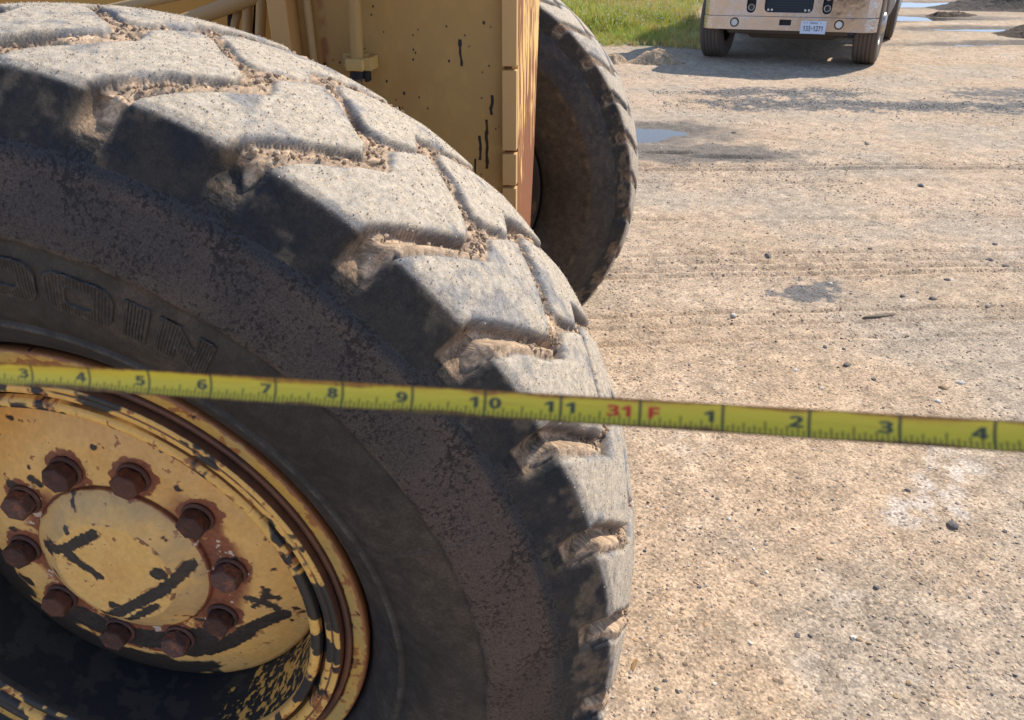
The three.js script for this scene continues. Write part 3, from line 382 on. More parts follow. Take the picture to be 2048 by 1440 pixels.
  mesh('rim', lathe([[0.372, 0.10], [0.378, 0.13], [0.384, 0.155], [0.3845, 0.162], [0.378, 0.165], [0.366, 0.158], [0.352, 0.150], [0.346, 0.156], [0.338, 0.154], [0.325, 0.12], [0.312, 0.05], [0.305, -0.08], [0.34, -0.13], [0.378, -0.16], [0.372, -0.10]], 128), M.darkRim, wheelF);
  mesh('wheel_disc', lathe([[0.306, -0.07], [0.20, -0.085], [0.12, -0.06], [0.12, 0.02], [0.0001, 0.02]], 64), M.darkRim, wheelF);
}
console.log('rims done');

// --- chassis end between the wheels (coordinates: x along the machine, y up, z towards the near wheel)
{
  const spots = []; { let s0 = seed; seed = 77; for (let q = 0; q < 70; q++) spots.push([rnd(), rnd(), 0.0010 + 0.0022 * Math.pow(rnd(), 4)]); seed = s0; }
  const drips = [[0.363, 1.335, 1.294, 0.0032], [0.408, 1.195, 1.105, 0.0030], [0.419, 1.24, 1.208, 0.003], [0.394, 1.165, 1.122, 0.0026], [0.386, 1.12, 1.09, 0.002]];
  const plateTex = dataTex(1024, 1024, (u, v, c) => { // x 0..0.5 ; y 0.9..1.9
    const x = u * 0.5, y = 0.9 + v * 1.0; const n1 = fbm2(x * 9, y * 5, 161, 4), n2 = fbm2(x * 60, y * 40, 162, 3); let R = 180, G = 146, B = 86; const to = (a, b, d, k) => { R += (a - R) * k; G += (b - G) * k; B += (d - B) * k; };
    to(176, 138, 82, 0.6 * sst(0.4, 0.65, n1)); to(198, 160, 98, 0.3 * sst(0.5, 0.7, n2));
    to(140, 78, 50, 0.7 * sst(0.012, 0.002, Math.abs(x - 0.103 - 0.006 * (n1 - 0.5))) * sst(0.35, 0.55, n2 * 0.5 + n1 * 0.5));
    for (const [sx, sy, r] of spots) { const e = Math.hypot(x - (0.08 + sx * 0.38), (y - (1.02 + sy * 0.42)) * 0.8) - r - 0.002 * (n2 - 0.5); if (e < 0.001) to(38, 32, 28, sst(0.001, -0.0005, e)); }
    for (const [dx, y1, y0, w] of drips) if (y < y1 + 0.004 && y > y0) { const e = Math.abs(x - dx - 0.004 * (noise2(y * 60, dx * 99, 3) - 0.5)) - w * (0.5 + 0.7 * noise2(y * 160, dx * 50, 4)); to(40, 33, 28, sst(0.0008, -0.0004, e)); }
    c[0] = R; c[1] = G; c[2] = B; });
  const pm = std({ map: plateTex, roughness: 0.55 });
  const planarXY = (g) => { const p = g.attributes.position, uv = g.attributes.uv; for (let i = 0; i < p.count; i++) uv.setXY(i, p.getX(i) / 0.5, (p.getY(i) - 0.9)); return g; };
  mesh('side_plate', planarXY(bx(0.383, 1.35, 0.016, 0.2515, 1.225, -0.648)), pm, machine);
  // edge bars welded along the front corner, with gaps between them
  const edges = [[0.60, 1.074], [1.080, 1.140], [1.147, 1.291], [1.298, 1.90]];
  const barPaint = std({ color: 0xcba36a, roughness: 0.55, bumpMap: rep(mudBump, 2), bumpScale: 0.0006 });
  for (const [y0, y1] of edges) mesh('edge_bar', planarXY(bx(0.0265, y1 - y0, 0.022, 0.4550, (y0 + y1) / 2, -0.6305, 0.0012)), barPaint, machine);
  mesh('weld_backing', bx(0.011, 1.34, 0.010, 0.4490, 1.225, -0.6475), std({ color: 0x8a5a34, roughness: 0.8 }), machine);
  // rusted end plate facing along the machine
  const rustPlate = dataTex(512, 1024, (u, v, c) => { const y = 0.55 + v * 1.4; const n1 = fbm2(u * 7, v * 5, 171, 4), n2 = fbm2(u * 26, v * 24, 172, 4), n3 = fbm2(u * 160, v * 90, 173, 3); let R = 232, G = 190, B = 118; const k = sst(0.44, 0.56, n1 * 0.55 + n2 * 0.45 + 0.42 * (1.29 - y)); const r1 = [mix(108, 146, n3), mix(60, 84, n3), mix(34, 44, n3)]; R = mix(R, r1[0], k * 0.92); G = mix(G, r1[1], k * 0.92); B = mix(B, r1[2], k * 0.92); const d = sst(0.72, 0.76, n3 * 0.6 + n2 * 0.4); c[0] = mix(R, 60, d); c[1] = mix(G, 44, d); c[2] = mix(B, 36, d); });
  const sh = new THREE.Shape(); // in (z', y)
  const P = [[-0.6425, 0.62], [-0.80, 0.62], [-0.85, 0.905], [-0.912, 1.10], [-0.952, 1.30], [-0.966, 1.40], [-0.966, 1.90], [-0.6425, 1.90]]; P.forEach(([z, y], i) => sh[i ? 'lineTo' : 'moveTo'](-z, y)); sh.closePath();
  const eg = new THREE.ExtrudeGeometry(sh, { depth: 0.012, bevelEnabled: false }); eg.rotateY(Math.PI / 2); // x' -> -z, depth -> +x
  { const p = eg.attributes.position, uv = eg.attributes.uv; for (let i = 0; i < p.count; i++) uv.setXY(i, (-p.getZ(i) - 0.62) / 0.35, (p.getY(i) - 0.55) / 1.4); }
  const ep = mesh('end_plate', eg, std({ map: rustPlate, roughness: 0.7 }), machine); ep.position.x = 0.4565; ep.userData.label = 'rust streaked end plate lit by the sun';
  mesh('chassis_box', bx(0.36, 0.9, 0.26, 0.235, 1.35, -0.79), pm, machine);
  mesh('corner_post', planarXY(bx(0.036, 1.32, 0.05, 0.040, 1.225, -0.615, 0.003)), barPaint, machine);
  mesh('channel_web', planarXY(bx(0.03, 1.32, 0.02, 0.0655, 1.225, -0.665)), pm, machine);
  mesh('added_overhang', merge([bx(0.72, 0.03, 0.26, 0.10, 1.535, -0.525, 0.006), bx(0.72, 0.35, 0.02, 0.10, 1.72, -0.652, 0.004)]), pm, machine);  // unseen overhang, added to keep sky light off the side plate
  const tanPaint = std({ color: 0xb99b6c, roughness: 0.6 }), blackRub = std({ color: 0x1c1c1e, roughness: 0.7 });
  mesh('conduit', tube([[0.083, 0.6, -0.628], [0.083, 1.2, -0.628], [0.083, 1.88, -0.628]], 0.0075), tanPaint, machine);
  const pipe = mesh('hydraulic_pipe', tube([[0.181, 1.3, -0.590], [0.186, 1.4, -0.588], [0.190, 1.6, -0.588], [0.192, 1.88, -0.588]], 0.0115, 24, 14), std({ color: 0xb3935c, roughness: 0.6 }), machine);
  mesh('hose', tube([[0.181, 1.305, -0.590], [0.172, 1.2, -0.590], [0.168, 0.9, -0.60]], 0.0095, 24, 12), std({ color: 0x6a5d4b, roughness: 0.7 }), machine);
  const cl = mesh('pipe_clamp', merge([bx(0.034, 0.022, 0.03, 0.179, 1.300, -0.5905, 0.004), bx(0.05, 0.024, 0.012, 0.166, 1.301, -0.634), bx(0.010, 0.022, 0.05, 0.2005, 1.300, -0.612)]), std({ color: 0xc9aa6a, roughness: 0.55 }), machine); mesh('bolt', cyl(0.0085, 0.0085, 0.01, 6, 0.151, 1.301, -0.622, 'z'), std({ color: 0xb99b6c, roughness: 0.6 }), cl);
  mesh('hose_collar', merge([cyl(0.0145, 0.0145, 0.013, 20, 0.180, 1.282, -0.5905), bx(0.008, 0.017, 0.02, 0.198, 1.279, -0.592, 0.002)]), blackRub, machine);
  // hoses and lines left of the post
  mesh('hose', tube([[-0.094, 1.88, -0.77], [-0.094, 1.42, -0.77], [-0.108, 1.33, -0.765], [-0.13, 1.1, -0.76], [-0.16, 0.85, -0.76]], 0.0105), tanPaint, machine);
  mesh('hose', tube([[-0.058, 1.88, -0.76], [-0.060, 1.42, -0.76], [-0.077, 1.32, -0.755], [-0.10, 1.1, -0.75], [-0.12, 0.85, -0.75]], 0.0105), tanPaint, machine);
  mesh('hose', tube([[-0.070, 1.88, -0.79], [-0.078, 1.42, -0.785], [-0.096, 1.32, -0.78], [-0.12, 1.0, -0.77]], 0.008), blackRub, machine);
  mesh('hose', tube([[-0.105, 1.88, -0.80], [-0.118, 1.40, -0.79], [-0.145, 1.33, -0.78], [-0.18, 1.15, -0.77], [-0.22, 0.9, -0.77]], 0.0085), tanPaint, machine);
  mesh('hose', tube([[-0.13, 1.6, -0.82], [-0.15, 1.38, -0.80], [-0.17, 1.25, -0.79], [-0.2, 1.0, -0.78]], 0.008), blackRub, machine);
  mesh('steering_cylinder', tube([[-0.60, 1.335, -0.80], [-0.327, 1.384, -0.80], [-0.12, 1.424, -0.80], [0.02, 1.452, -0.80]], 0.011), tanPaint, machine);
  mesh('steering_cylinder', tube([[-0.36, 1.315, -0.76], [-0.229, 1.352, -0.76], [-0.11, 1.388, -0.76], [0.02, 1.43, -0.76]], 0.0155), tanPaint, machine);
  mesh('cross_member', merge([bx(0.60, 0.30, 0.12, -0.36, 1.25, -1.0, 0.01), bx(0.10, 0.7, 0.10, -0.30, 1.35, -1.08, 0.01), bx(0.5, 0.05, 0.05, -0.30, 1.46, -0.95, 0.01)]), std({ color: 0xc79a4c, roughness: 0.7 }), machine);
  mesh('axle_housing', merge([cyl(0.11, 0.11, TRACK - 0.12, 28, 0, CY, -TRACK / 2, 'z'), new THREE.SphereGeometry(0.22, 28, 18).translate(0, CY, -TRACK / 2), cyl(0.16, 0.16, 0.10, 28, 0, CY, -0.04, 'z'), cyl(0.16, 0.16, 0.10, 28, 0, CY, -TRACK + 0.10, 'z')]), std({ color: 0xc79a4c, roughness: 0.7 }), machine);
  mesh('axle_mount', merge([bx(0.34, 0.36, 0.30, 0.13, 0.78, -0.80, 0.01), bx(0.3, 0.5, 0.3, 0.15, 1.1, -1.3, 0.01), bx(0.24, 0.5, 0.62, 0.13, 1.5, -1.2, 0.01)]), std({ color: 0xc79a4c, roughness: 0.7 }), machine);
  mesh('main_frame', merge([bx(2.6, 0.34, 0.20, -2.1, 1.30, -1.35, 0.02), bx(1.9, 0.30, 0.16, -1.9, 1.22, -0.72, 0.02), bx(2.4, 0.12, 0.12, -1.0, 1.1, -1.35, 0.02)]), std({ color: 0xc79a4c, roughness: 0.6 }), machine);
}
console.log('machine done');

// ------------------------------------------------------------------ steel tape held across the wheel
{
  const Rv = new THREE.Vector3(), Uv = new THREE.Vector3(), Bv = new THREE.Vector3(); camera.matrixWorld.extractBasis(Rv, Uv, Bv); const Fv = Bv.clone().negate(), C = camera.position.clone();
  const IN = 0.0254, Z0 = 12.1, f = FPX;
  const P = (s, dy = 0) => { const X = (-1285 + 123.9 * s) * Z0 / f, Y = -0.083 - 0.0482 * s + dy, Z = Z0 * (1 - 0.01749 * s); return C.clone().addScaledVector(Rv, X * IN).addScaledVector(Uv, Y * IN).addScaledVector(Fv, Z * IN); };
  const dir = P(10).sub(P(0)).normalize(), wid = Uv.clone().addScaledVector(dir, -Uv.dot(dir)).normalize(), nor = new THREE.Vector3().crossVectors(dir, wid).normalize();
  const tape = thing('tape_measure', 'yellow steel tape measure with black numbers and a red foot mark, stretched past the wheel', 'tape measure', ...P(8).toArray());
  const TP = tape.position.clone();
  function blade(s0, s1, n, H) {
    const W = 2048, cv = document.createElement('canvas'); cv.width = W; cv.height = H; const x = cv.getContext('2d'), px = W / (s1 - s0), X = (s) => (s - s0) * px;
    x.fillStyle = '#dcc433'; x.fillRect(0, 0, W, H);
    let sd0 = seed; seed = 991 + Math.round(s0 * 7);
    for (let q = 0; q < 260; q++) { x.fillStyle = `rgba(${150 + rnd() * 60 | 0},${110 + rnd() * 60 | 0},${30},${0.06 + 0.16 * rnd()})`; x.fillRect(rnd() * W, rnd() * H, 6 + rnd() * 90, 1 + rnd() * 5); }
    for (let i = 0; i < W; i += 3) { const a = noise2(i * 0.02, 1, 7), b = noise2(i * 0.016, 9, 7), t = noise2(i * 0.15, 4, 7); x.fillStyle = `rgba(120,72,28,${0.6 + 0.4 * t})`; x.fillRect(i, 0, 3, H * (0.035 + 0.16 * a * a + 0.02 * t)); x.fillRect(i, H * (1 - 0.04 - 0.12 * b * b - 0.02 * t), 3, H); x.fillStyle = `rgba(205,150,45,${0.5 * a})`; x.fillRect(i, H * 0.05, 3, H * (0.05 + 0.16 * b)); }
    seed = sd0;
    for (let q = Math.ceil(s0 * 16); q <= Math.floor(s1 * 16); q++) { const s = q / 16, m = ((q % 16) + 16) % 16; if (m === 0) { x.fillStyle = 'rgba(58,58,30,0.82)'; x.fillRect(X(s) - px * 0.018, 0, px * 0.036, H); continue; } const h = m === 8 ? 0.50 : m % 4 === 0 ? 0.40 : m % 2 === 0 ? 0.34 : 0.27; x.fillStyle = 'rgba(92,78,30,0.8)'; x.fillRect(X(s) - px * 0.011, H * (1 - h), px * 0.022, H * h); }
    const word = (t, s, red, al) => { x.save(); x.translate(X(s), H * 0.46); x.scale(0.74, 1); x.font = `bold ${Math.round(H * 0.52)}px sans-serif`; x.textAlign = al; x.textBaseline = 'middle'; x.fillStyle = red ? '#c83418' : '#454931'; x.strokeStyle = x.fillStyle; x.lineWidth = H * 0.02; x.fillText(t, 0, 0); x.strokeText(t, 0, 0); x.restore(); };
    for (let s = Math.ceil(s0); s <= Math.floor(s1); s++) { const i = ((s % 12) + 12) % 12, ft = 31 + Math.floor((s - 12) / 12); if (i === 0) { word(String(ft), s - 0.07, true, 'right'); word('F', s + 0.08, true, 'left'); } else if (i > 9) { word('1', s - 0.05, false, 'right'); word(i === 10 ? '0' : '1', s + 0.05, false, 'left'); } else word(String(i), s - 0.06, false, 'right'); }
    const t = new THREE.CanvasTexture(cv); t.colorSpace = THREE.SRGBColorSpace; t.magFilter = t.minFilter = THREE.LinearFilter; t.wrapS = t.wrapT = THREE.ClampToEdgeWrapping;
    const p = [], uv = [], ix = [], nu = n, nv = 8, WD = 0.352;
    for (let i = 0; i <= nu; i++) { const s = mix(s0, s1, i / nu), c = P(s); const tw = mix(0.10, -0.22, clamp((s - 3) / 13)) + 0.06 * Math.sin(s * 0.5), w2 = wid.clone().multiplyScalar(Math.cos(tw)).addScaledVector(nor, Math.sin(tw)), n2 = nor.clone().multiplyScalar(Math.cos(tw)).addScaledVector(wid, -Math.sin(tw));
      for (let j = 0; j <= nv; j++) { const e = (j / nv - 0.5), q = c.clone().addScaledVector(w2, e * WD * IN).addScaledVector(n2, -(0.25 - e * e) * 0.0022 * 2).sub(TP); p.push(q.x, q.y, q.z); uv.push(i / nu, j / nv); } }
    for (let i = 0; i < nu; i++) for (let j = 0; j < nv; j++) { const a = i * (nv + 1) + j; ix.push(a, a + nv + 1, a + 1, a + 1, a + nv + 1, a + nv + 2); }
    const g = new THREE.BufferGeometry(); g.setAttribute('position', new THREE.Float32BufferAttribute(p, 3)); g.setAttribute('uv', new THREE.Float32BufferAttribute(uv, 2)); g.setIndex(ix); g.computeVertexNormals();
    mesh('blade', g, std({ map: t, roughness: 0.42, side: THREE.DoubleSide }), tape);
  }
  blade(-8, 1.0, 60, 64); blade(1.0, 18.5, 120, 96); blade(18.5, 30, 60, 64);
}

// ------------------------------------------------------------------ parked lorry
{
  const yaw = 25 * RAD, lat = new THREE.Vector3(Math.cos(yaw), 0, Math.sin(yaw)), rt = new THREE.Vector3(4.71, 0, -10.93), o0 = rt.clone().addScaledVector(lat, -1.0);
  const truck = thing('semi_truck', 'parked lorry with a deep polished metal bumper and a white registration plate', 'truck', o0.x, gh(o0.x, o0.z) - 0.012, o0.z, -yaw);
  truck.rotation.z = 0.016;
  const chromeBump = dataTex(256, 256, (u, v, c) => { c[0] = c[1] = c[2] = 255 * tfbm(u, v, 3, 201, 4); }, false);
  const chromeR = dataTex(256, 256, (u, v, c) => { const n = tfbm(u, v, 4, 205, 5), m = tfbm(u, v, 40, 207, 3); c[0] = c[1] = c[2] = 255 * (0.10 + 0.16 * sst(0.4, 0.7, n) + 0.10 * m); }, false);
  const chrome = std({ color: new THREE.Color(0.52, 0.485, 0.47), metalness: 1, roughness: 1, roughnessMap: rep(chromeR, 1.2), bumpMap: rep(chromeBump, 1.5), bumpScale: 0.003 });
  const black = std({ color: 0x15171b, roughness: 0.6 }), dusty = std({ color: 0x2e2a26, roughness: 0.85 }), rub = std({ color: new THREE.Color(0.13, 0.10, 0.08), roughness: 0.9, bumpMap: rep(speckBump, 3), bumpScale: 0.002 }), alu = std({ color: 0xb5b2ad, metalness: 0.9, roughness: 0.35 }), white = std({ color: 0xdcdcd8, roughness: 0.35 }), lens = new THREE.MeshPhysicalMaterial({ color: 0xd8d8d0, roughness: 0.15, clearcoat: 1 });
  const rrect = (x0, y0, x1, y1, r, H = THREE.Shape) => { const s = new H(); s.moveTo(x0 + r, y0); s.lineTo(x1 - r, y0); s.absarc(x1 - r, y0 + r, r, -Math.PI / 2, 0); s.lineTo(x1, y1 - r); s.absarc(x1 - r, y1 - r, r, 0, Math.PI / 2); s.lineTo(x0 + r, y1); s.absarc(x0 + r, y1 - r, r, Math.PI / 2, Math.PI); s.lineTo(x0, y0 + r); s.absarc(x0 + r, y0 + r, r, Math.PI, Math.PI * 1.5); return s; };
  const bumper = part('bumper', truck); const ZF = 0.66;
  const up = rrect(-0.94, 0.60, 0.94, 1.02, 0.005); for (const [x0, x1] of [[-0.525, -0.405], [0.405, 0.525]]) up.holes.push(rrect(x0, 0.635, x1, 0.93, 0.058, THREE.Path)); up.holes.push(rrect(-0.30, 0.645, 0.30, 0.93, 0.06, THREE.Path));
  const lo = rrect(-0.945, 0.435, 0.945, 0.592, 0.004); lo.holes.push(rrect(-0.09, 0.495, 0.06, 0.565, 0.008, THREE.Path));
  const ex = (s, d, z) => { const g = new THREE.ExtrudeGeometry(s, { depth: d, bevelEnabled: true, bevelThickness: 0.003, bevelSize: 0.003, bevelSegments: 2, curveSegments: 16 }); g.translate(0, 0, z - d); return g; };
  const arcWall = (sgn, y0, y1, z, r, x0) => { const g = new THREE.CylinderGeometry(r, r, y1 - y0, 18, 1, true, sgn > 0 ? 0 : -Math.PI * 0.47, Math.PI * 0.47); g.translate(sgn * x0, (y0 + y1) / 2, z - r); return g; };
  mesh('bumper_face', ex(up, 0.02, ZF), chrome, bumper); mesh('bumper_skirt', ex(lo, 0.02, ZF + 0.004), chrome, bumper);
  for (const s of [-1, 1]) { mesh('bumper_corner', arcWall(s, 0.60, 1.02, ZF, 0.15, 0.93), chrome, bumper); mesh('bumper_corner', arcWall(s, 0.435, 0.592, ZF + 0.004, 0.15, 0.935), chrome, bumper); mesh('bumper_corner', bx(0.012, 0.42, 0.25, s * 1.076, 0.81, 0.40, 0.004), chrome, bumper); }
  mesh('bumper_frame', bx(1.84, 0.55, 0.03, 0, 0.74, ZF - 0.085), black, bumper);
  // headlamps, grille, fog lamps, plate
  for (const x of [-0.465, 0.465]) { const h = mesh('headlamp_recess', rrectBox(x), black, truck); mesh('lamp_ring', new THREE.TorusGeometry(0.036, 0.007, 10, 28).translate(x, 0.70, ZF - 0.018), alu, h); mesh('lamp_lens', cyl(0.034, 0.034, 0.02, 24, x, 0.70, ZF - 0.035, 'z'), std({ color: 0x30343a, roughness: 0.2 }), h); mesh('lamp_ring', new THREE.TorusGeometry(0.036, 0.007, 10, 28).translate(x, 0.83, ZF - 0.018), alu, h); }
  function rrectBox(x) { return merge([bx(0.14, 0.34, 0.006, x, 0.785, ZF - 0.055), bx(0.004, 0.34, 0.05, x - 0.066, 0.785, ZF - 0.035), bx(0.004, 0.34, 0.05, x + 0.066, 0.785, ZF - 0.035)]); }
  const gr = mesh('grille', bx(0.66, 0.34, 0.006, 0, 0.785, ZF - 0.055), std({ color: 0x1b2836, roughness: 0.45 }), truck); for (let q = 0; q < 4; q++) mesh('grille_slat', bx(0.62, 0.018, 0.02, 0, 0.70 + q * 0.06, ZF - 0.042, 0.004), std({ color: 0x223140, roughness: 0.4 }), gr); for (const x of [-0.25, -0.205, 0.205, 0.25]) mesh('marker_lamp', cyl(0.014, 0.014, 0.02, 16, x, 0.675, ZF - 0.03, 'z'), lens, gr);
  for (const x of [-0.655, 0.635]) { const l = mesh('fog_lamp', cyl(0.047, 0.047, 0.02, 32, x, 0.520, ZF + 0.006, 'z'), lens, truck); mesh('lamp_ring', new THREE.TorusGeometry(0.049, 0.008, 12, 36).translate(x, 0.520, ZF + 0.015), black, l); }
  mesh('tow_socket', bx(0.17, 0.09, 0.01, -0.015, 0.53, ZF - 0.03), black, truck);
  { const cv = document.createElement('canvas'); cv.width = 512; cv.height = 256; const x = cv.getContext('2d'); x.fillStyle = '#d3dcea'; x.fillRect(0, 0, 512, 256); x.fillStyle = '#1d2540'; x.textAlign = 'center'; x.textBaseline = 'middle'; x.font = 'bold 50px sans-serif'; x.save(); x.translate(256, 44); x.scale(1.15, 1); x.fillText('TEXAS', 0, 0); x.restore(); x.save(); x.translate(256, 152); x.scale(0.92, 1.35); x.font = 'bold 104px sans-serif'; x.fillText('133', -140, 0); x.fillText('1271', 112, 0); x.beginPath(); x.arc(-24, 0, 13, 0, 7); x.fill(); x.restore(); x.fillStyle = '#44506e'; for (const px of [70, 120, 400]) { x.beginPath(); x.arc(px, 40, 9, 0, 7); x.fill(); } const t = new THREE.CanvasTexture(cv); t.colorSpace = THREE.SRGBColorSpace; t.magFilter = t.minFilter = THREE.LinearFilter;
    const g = new THREE.BoxGeometry(0.305, 0.152, 0.004); const m = std({ color: 0xc6cfde, roughness: 0.45 }); const pl = new THREE.Mesh(g, [m, m, m, m, std({ map: t, roughness: 0.45 }), m]); pl.name = 'registration_plate'; pl.position.set(0.335, 0.482, ZF + 0.014); pl.rotation.x = -0.03; pl.castShadow = pl.receiveShadow = true; truck.add(pl); }
  // wheels
  const ribbed = (R, w) => { const p = [[R * 0.56, -w * 0.42], [R * 0.62, -w * 0.50], [R * 0.80, -w * 0.53], [R * 0.93, -w * 0.50], [R * 0.985, -w * 0.44]]; const nrib = 5; for (let q = 0; q < nrib; q++) { const a = -w * 0.42 + q * w * 0.84 / nrib, b = a + w * 0.84 / nrib; p.push([R, a + 0.003], [R, b - 0.006], [R - 0.012, b - 0.004], [R - 0.012, b + 0.001]); } p.push([R * 0.985, w * 0.44], [R * 0.93, w * 0.50], [R * 0.80, w * 0.53], [R * 0.62, w * 0.50], [R * 0.56, w * 0.42]); return new THREE.LatheGeometry(p.map(([r, y]) => new THREE.Vector2(r, y)), 72).rotateZ(-Math.PI / 2); };
  const rimG = (R, w, s) => new THREE.LatheGeometry([[R * 0.575, 0.40], [R * 0.58, 0.44], [R * 0.555, 0.43], [R * 0.53, 0.25], [R * 0.45, 0.22], [R * 0.30, 0.32], [R * 0.25, 0.34], [R * 0.25, 0.52], [R * 0.18, 0.60], [0.0001, 0.62]].map(([r, y]) => new THREE.Vector2(r, y * w * s)), 48).rotateZ(-Math.PI / 2);
  const wheel = (x, z, R, w, s, hub) => { const g = part('wheel', truck); g.position.set(x, R, z); mesh('tyre', ribbed(R, w), rub, g); mesh('rim', rimG(R, w, s), alu, g); if (hub) { for (let q = 0; q < 10; q++) { const b = mesh('lug_nut', cyl(0.015, 0.017, 0.05, 6, s * w * 0.40, 0.142 * Math.cos(q * 36 * RAD), 0.142 * Math.sin(q * 36 * RAD), 'x'), alu, g); } } return g; };
  for (const s of [-1, 1]) { const g = wheel(s * 0.985, 0, 0.50, 0.29, s, true); g.rotation.y = -0.05; }
  for (const z of [-3.15, -4.45]) for (const s of [-1, 1]) { wheel(s * 1.10, z, 0.50, 0.27, s, true); wheel(s * 0.78, z, 0.50, 0.27, s, false); }
  mesh('front_axle', merge([bx(1.7, 0.10, 0.12, 0, 0.46, 0, 0.02), bx(0.5, 0.16, 0.2, 0, 0.50, 0.02, 0.03)]), dusty, truck);
  mesh('front_valance', merge([bx(1.5, 0.08, 0.4, 0, 0.42, 0.42, 0.03), bx(1.1, 0.10, 0.3, 0.05, 0.36, 0.25, 0.04)]), std({ color: 0x5a4a3c, roughness: 0.8 }), truck);
  mesh('chassis_rails', merge([bx(0.09, 0.26, 8.2, -0.42, 0.80, -3.6), bx(0.09, 0.26, 8.2, 0.42, 0.80, -3.6), bx(0.9, 0.5, 1.5, 0, 0.75, -0.9, 0.05), bx(1.9, 0.14, 0.14, 0, 0.50, -3.15), bx(1.9, 0.14, 0.14, 0, 0.50, -4.45)]), dusty, truck);
  const hood = new THREE.Shape(); hood.moveTo(-0.86, 0.98); hood.lineTo(0.86, 0.98); hood.lineTo(0.78, 1.50); hood.quadraticCurveTo(0.72, 1.66, 0.5, 1.68); hood.lineTo(-0.5, 1.68); hood.quadraticCurveTo(-0.72, 1.66, -0.78, 1.50); hood.closePath();
  const hg = new THREE.ExtrudeGeometry(hood, { depth: 1.75, bevelEnabled: true, bevelSize: 0.04, bevelThickness: 0.05, bevelSegments: 3 }); hg.translate(0, 0, -1.25); mesh('hood', hg, white, truck);
  for (const s of [-1, 1]) { const f = new THREE.Shape(); f.absarc(0, 0.5, 0.60, 0.35, Math.PI * 0.95); f.absarc(0, 0.5, 0.56, Math.PI * 0.95, 0.35, true); const g = new THREE.ExtrudeGeometry(f, { depth: 0.34, bevelEnabled: false, curveSegments: 24 }); g.rotateY(-Math.PI / 2); g.translate(s > 0 ? 1.12 : -0.78, 0.12, 0); mesh('fender', g, white, truck); const t = part('fuel_tank', truck); mesh('tank_shell', cyl(0.30, 0.30, 1.1, 32, s * 0.90, 0.66, -1.75, 'z'), alu, t); mesh('tank_step', bx(0.22, 0.05, 0.8, s * 1.08, 0.62, -1.75, 0.01), alu, t); mesh('step_box', bx(0.16, 0.50, 0.40, s * 1.02, 0.70, -0.98, 0.02), std({ color: 0x77746c, roughness: 0.6, metalness: 0.3 }), truck); mesh('mirror', merge([bx(0.22, 0.42, 0.10, s * 1.35, 2.15, -1.2, 0.03), bx(0.3, 0.03, 0.03, s * 1.15, 2.3, -1.25)]), black, truck); }
  mesh('cab', merge([bx(2.0, 1.55, 1.6, 0, 1.72, -2.0, 0.08), bx(1.9, 0.75, 1.5, 0, 2.80, -2.05, 0.12)]), white, truck);
  mesh('windshield', bx(1.7, 0.62, 0.02, 0, 2.12, -1.195, 0.005), std({ color: 0x12181d, roughness: 0.08 }), truck);
  for (const s of [-1, 1]) mesh('side_window', bx(0.02, 0.55, 0.75, s * 1.003, 2.12, -1.7, 0.005), std({ color: 0x12181d, roughness: 0.08 }), truck);
  const bodyS = new THREE.Shape(); bodyS.moveTo(-1.1, 1.05); bodyS.lineTo(1.1, 1.05); bodyS.lineTo(1.24, 3.1); bodyS.lineTo(-1.24, 3.1); bodyS.closePath(); const bg = new THREE.ExtrudeGeometry(bodyS, { depth: 4.6, bevelEnabled: false }); bg.translate(0, 0, -7.7); mesh('dump_body', bg, std({ color: 0x8c8a86, roughness: 0.5 }), truck);
}
console.log('truck done');

// ------------------------------------------------------------------ earth heaps
function heap(name, label, x, z, rx, rz, hgt, colr, nseg, rough, s, group) {
  const n = nseg, p = [], cc = [], ix = [], uv = [], bx0 = gh(x, z);
  for (let j = 0; j <= n; j++) for (let i = 0; i <= n; i++) { const u = (i / n - 0.5) * 2, v = (j / n - 0.5) * 2, X = u * rx * 1.15, Z = v * rz * 1.15; const e = Math.hypot(u * 1.15, v * 1.15) + 0.35 * (fbm2(u * 2 + s, v * 2, 301, 3) - 0.5); const d = sst(1.0, 0.1, e); const wx = x + X, wz = z + Z; const h = hgt * d * (0.8 + 0.5 * (fbm2(u * 3 + s, v * 3, 303, 3) - 0.4)) + rough * d * (fbm2(wx * 14, wz * 14, 305, 4) - 0.45) * 1.6 - 0.02; p.push(X, gh(wx, wz) - bx0 + h, Z); uv.push(wx / 0.3, wz / 0.3); const k = 0.7 + 0.7 * fbm2(wx * 9, wz * 9, 307, 3); cc.push(colr[0] * k * K_MUD, colr[1] * k * K_MUD, colr[2] * k * K_MUD); }
  for (let j = 0; j < n; j++) for (let i = 0; i < n; i++) { const a = j * (n + 1) + i; ix.push(a, a + n + 1, a + 1, a + 1, a + n + 1, a + n + 2); }
  const g = new THREE.BufferGeometry(); g.setAttribute('position', new THREE.Float32BufferAttribute(p, 3)); g.setAttribute('color', new THREE.Float32BufferAttribute(cc, 3)); g.setAttribute('uv', new THREE.Float32BufferAttribute(uv, 2)); g.setIndex(ix); g.computeVertexNormals();
  const o = mesh(name, g, M.heap); o.position.set(x, bx0, z); tag(o, label, 'dirt heap', group);
}
M.heap = std({ map: rep(mudMap, 1), bumpMap: rep(mudBump, 1), bumpScale: 0.02, vertexColors: true, roughness: 0.95 });
heap('dirt_heap', 'low heap of crumbly earth in the shadow beside the parked lorry', 1.92, -10.95, 0.46, 0.24, 0.21, [0.40, 0.295, 0.195], 60, 0.05, 1);
heap('dirt_heap', 'small clod of earth at the end of the lorry shadow', 1.32, -10.85, 0.28, 0.18, 0.17, [0.40, 0.295, 0.195], 40, 0.04, 5);
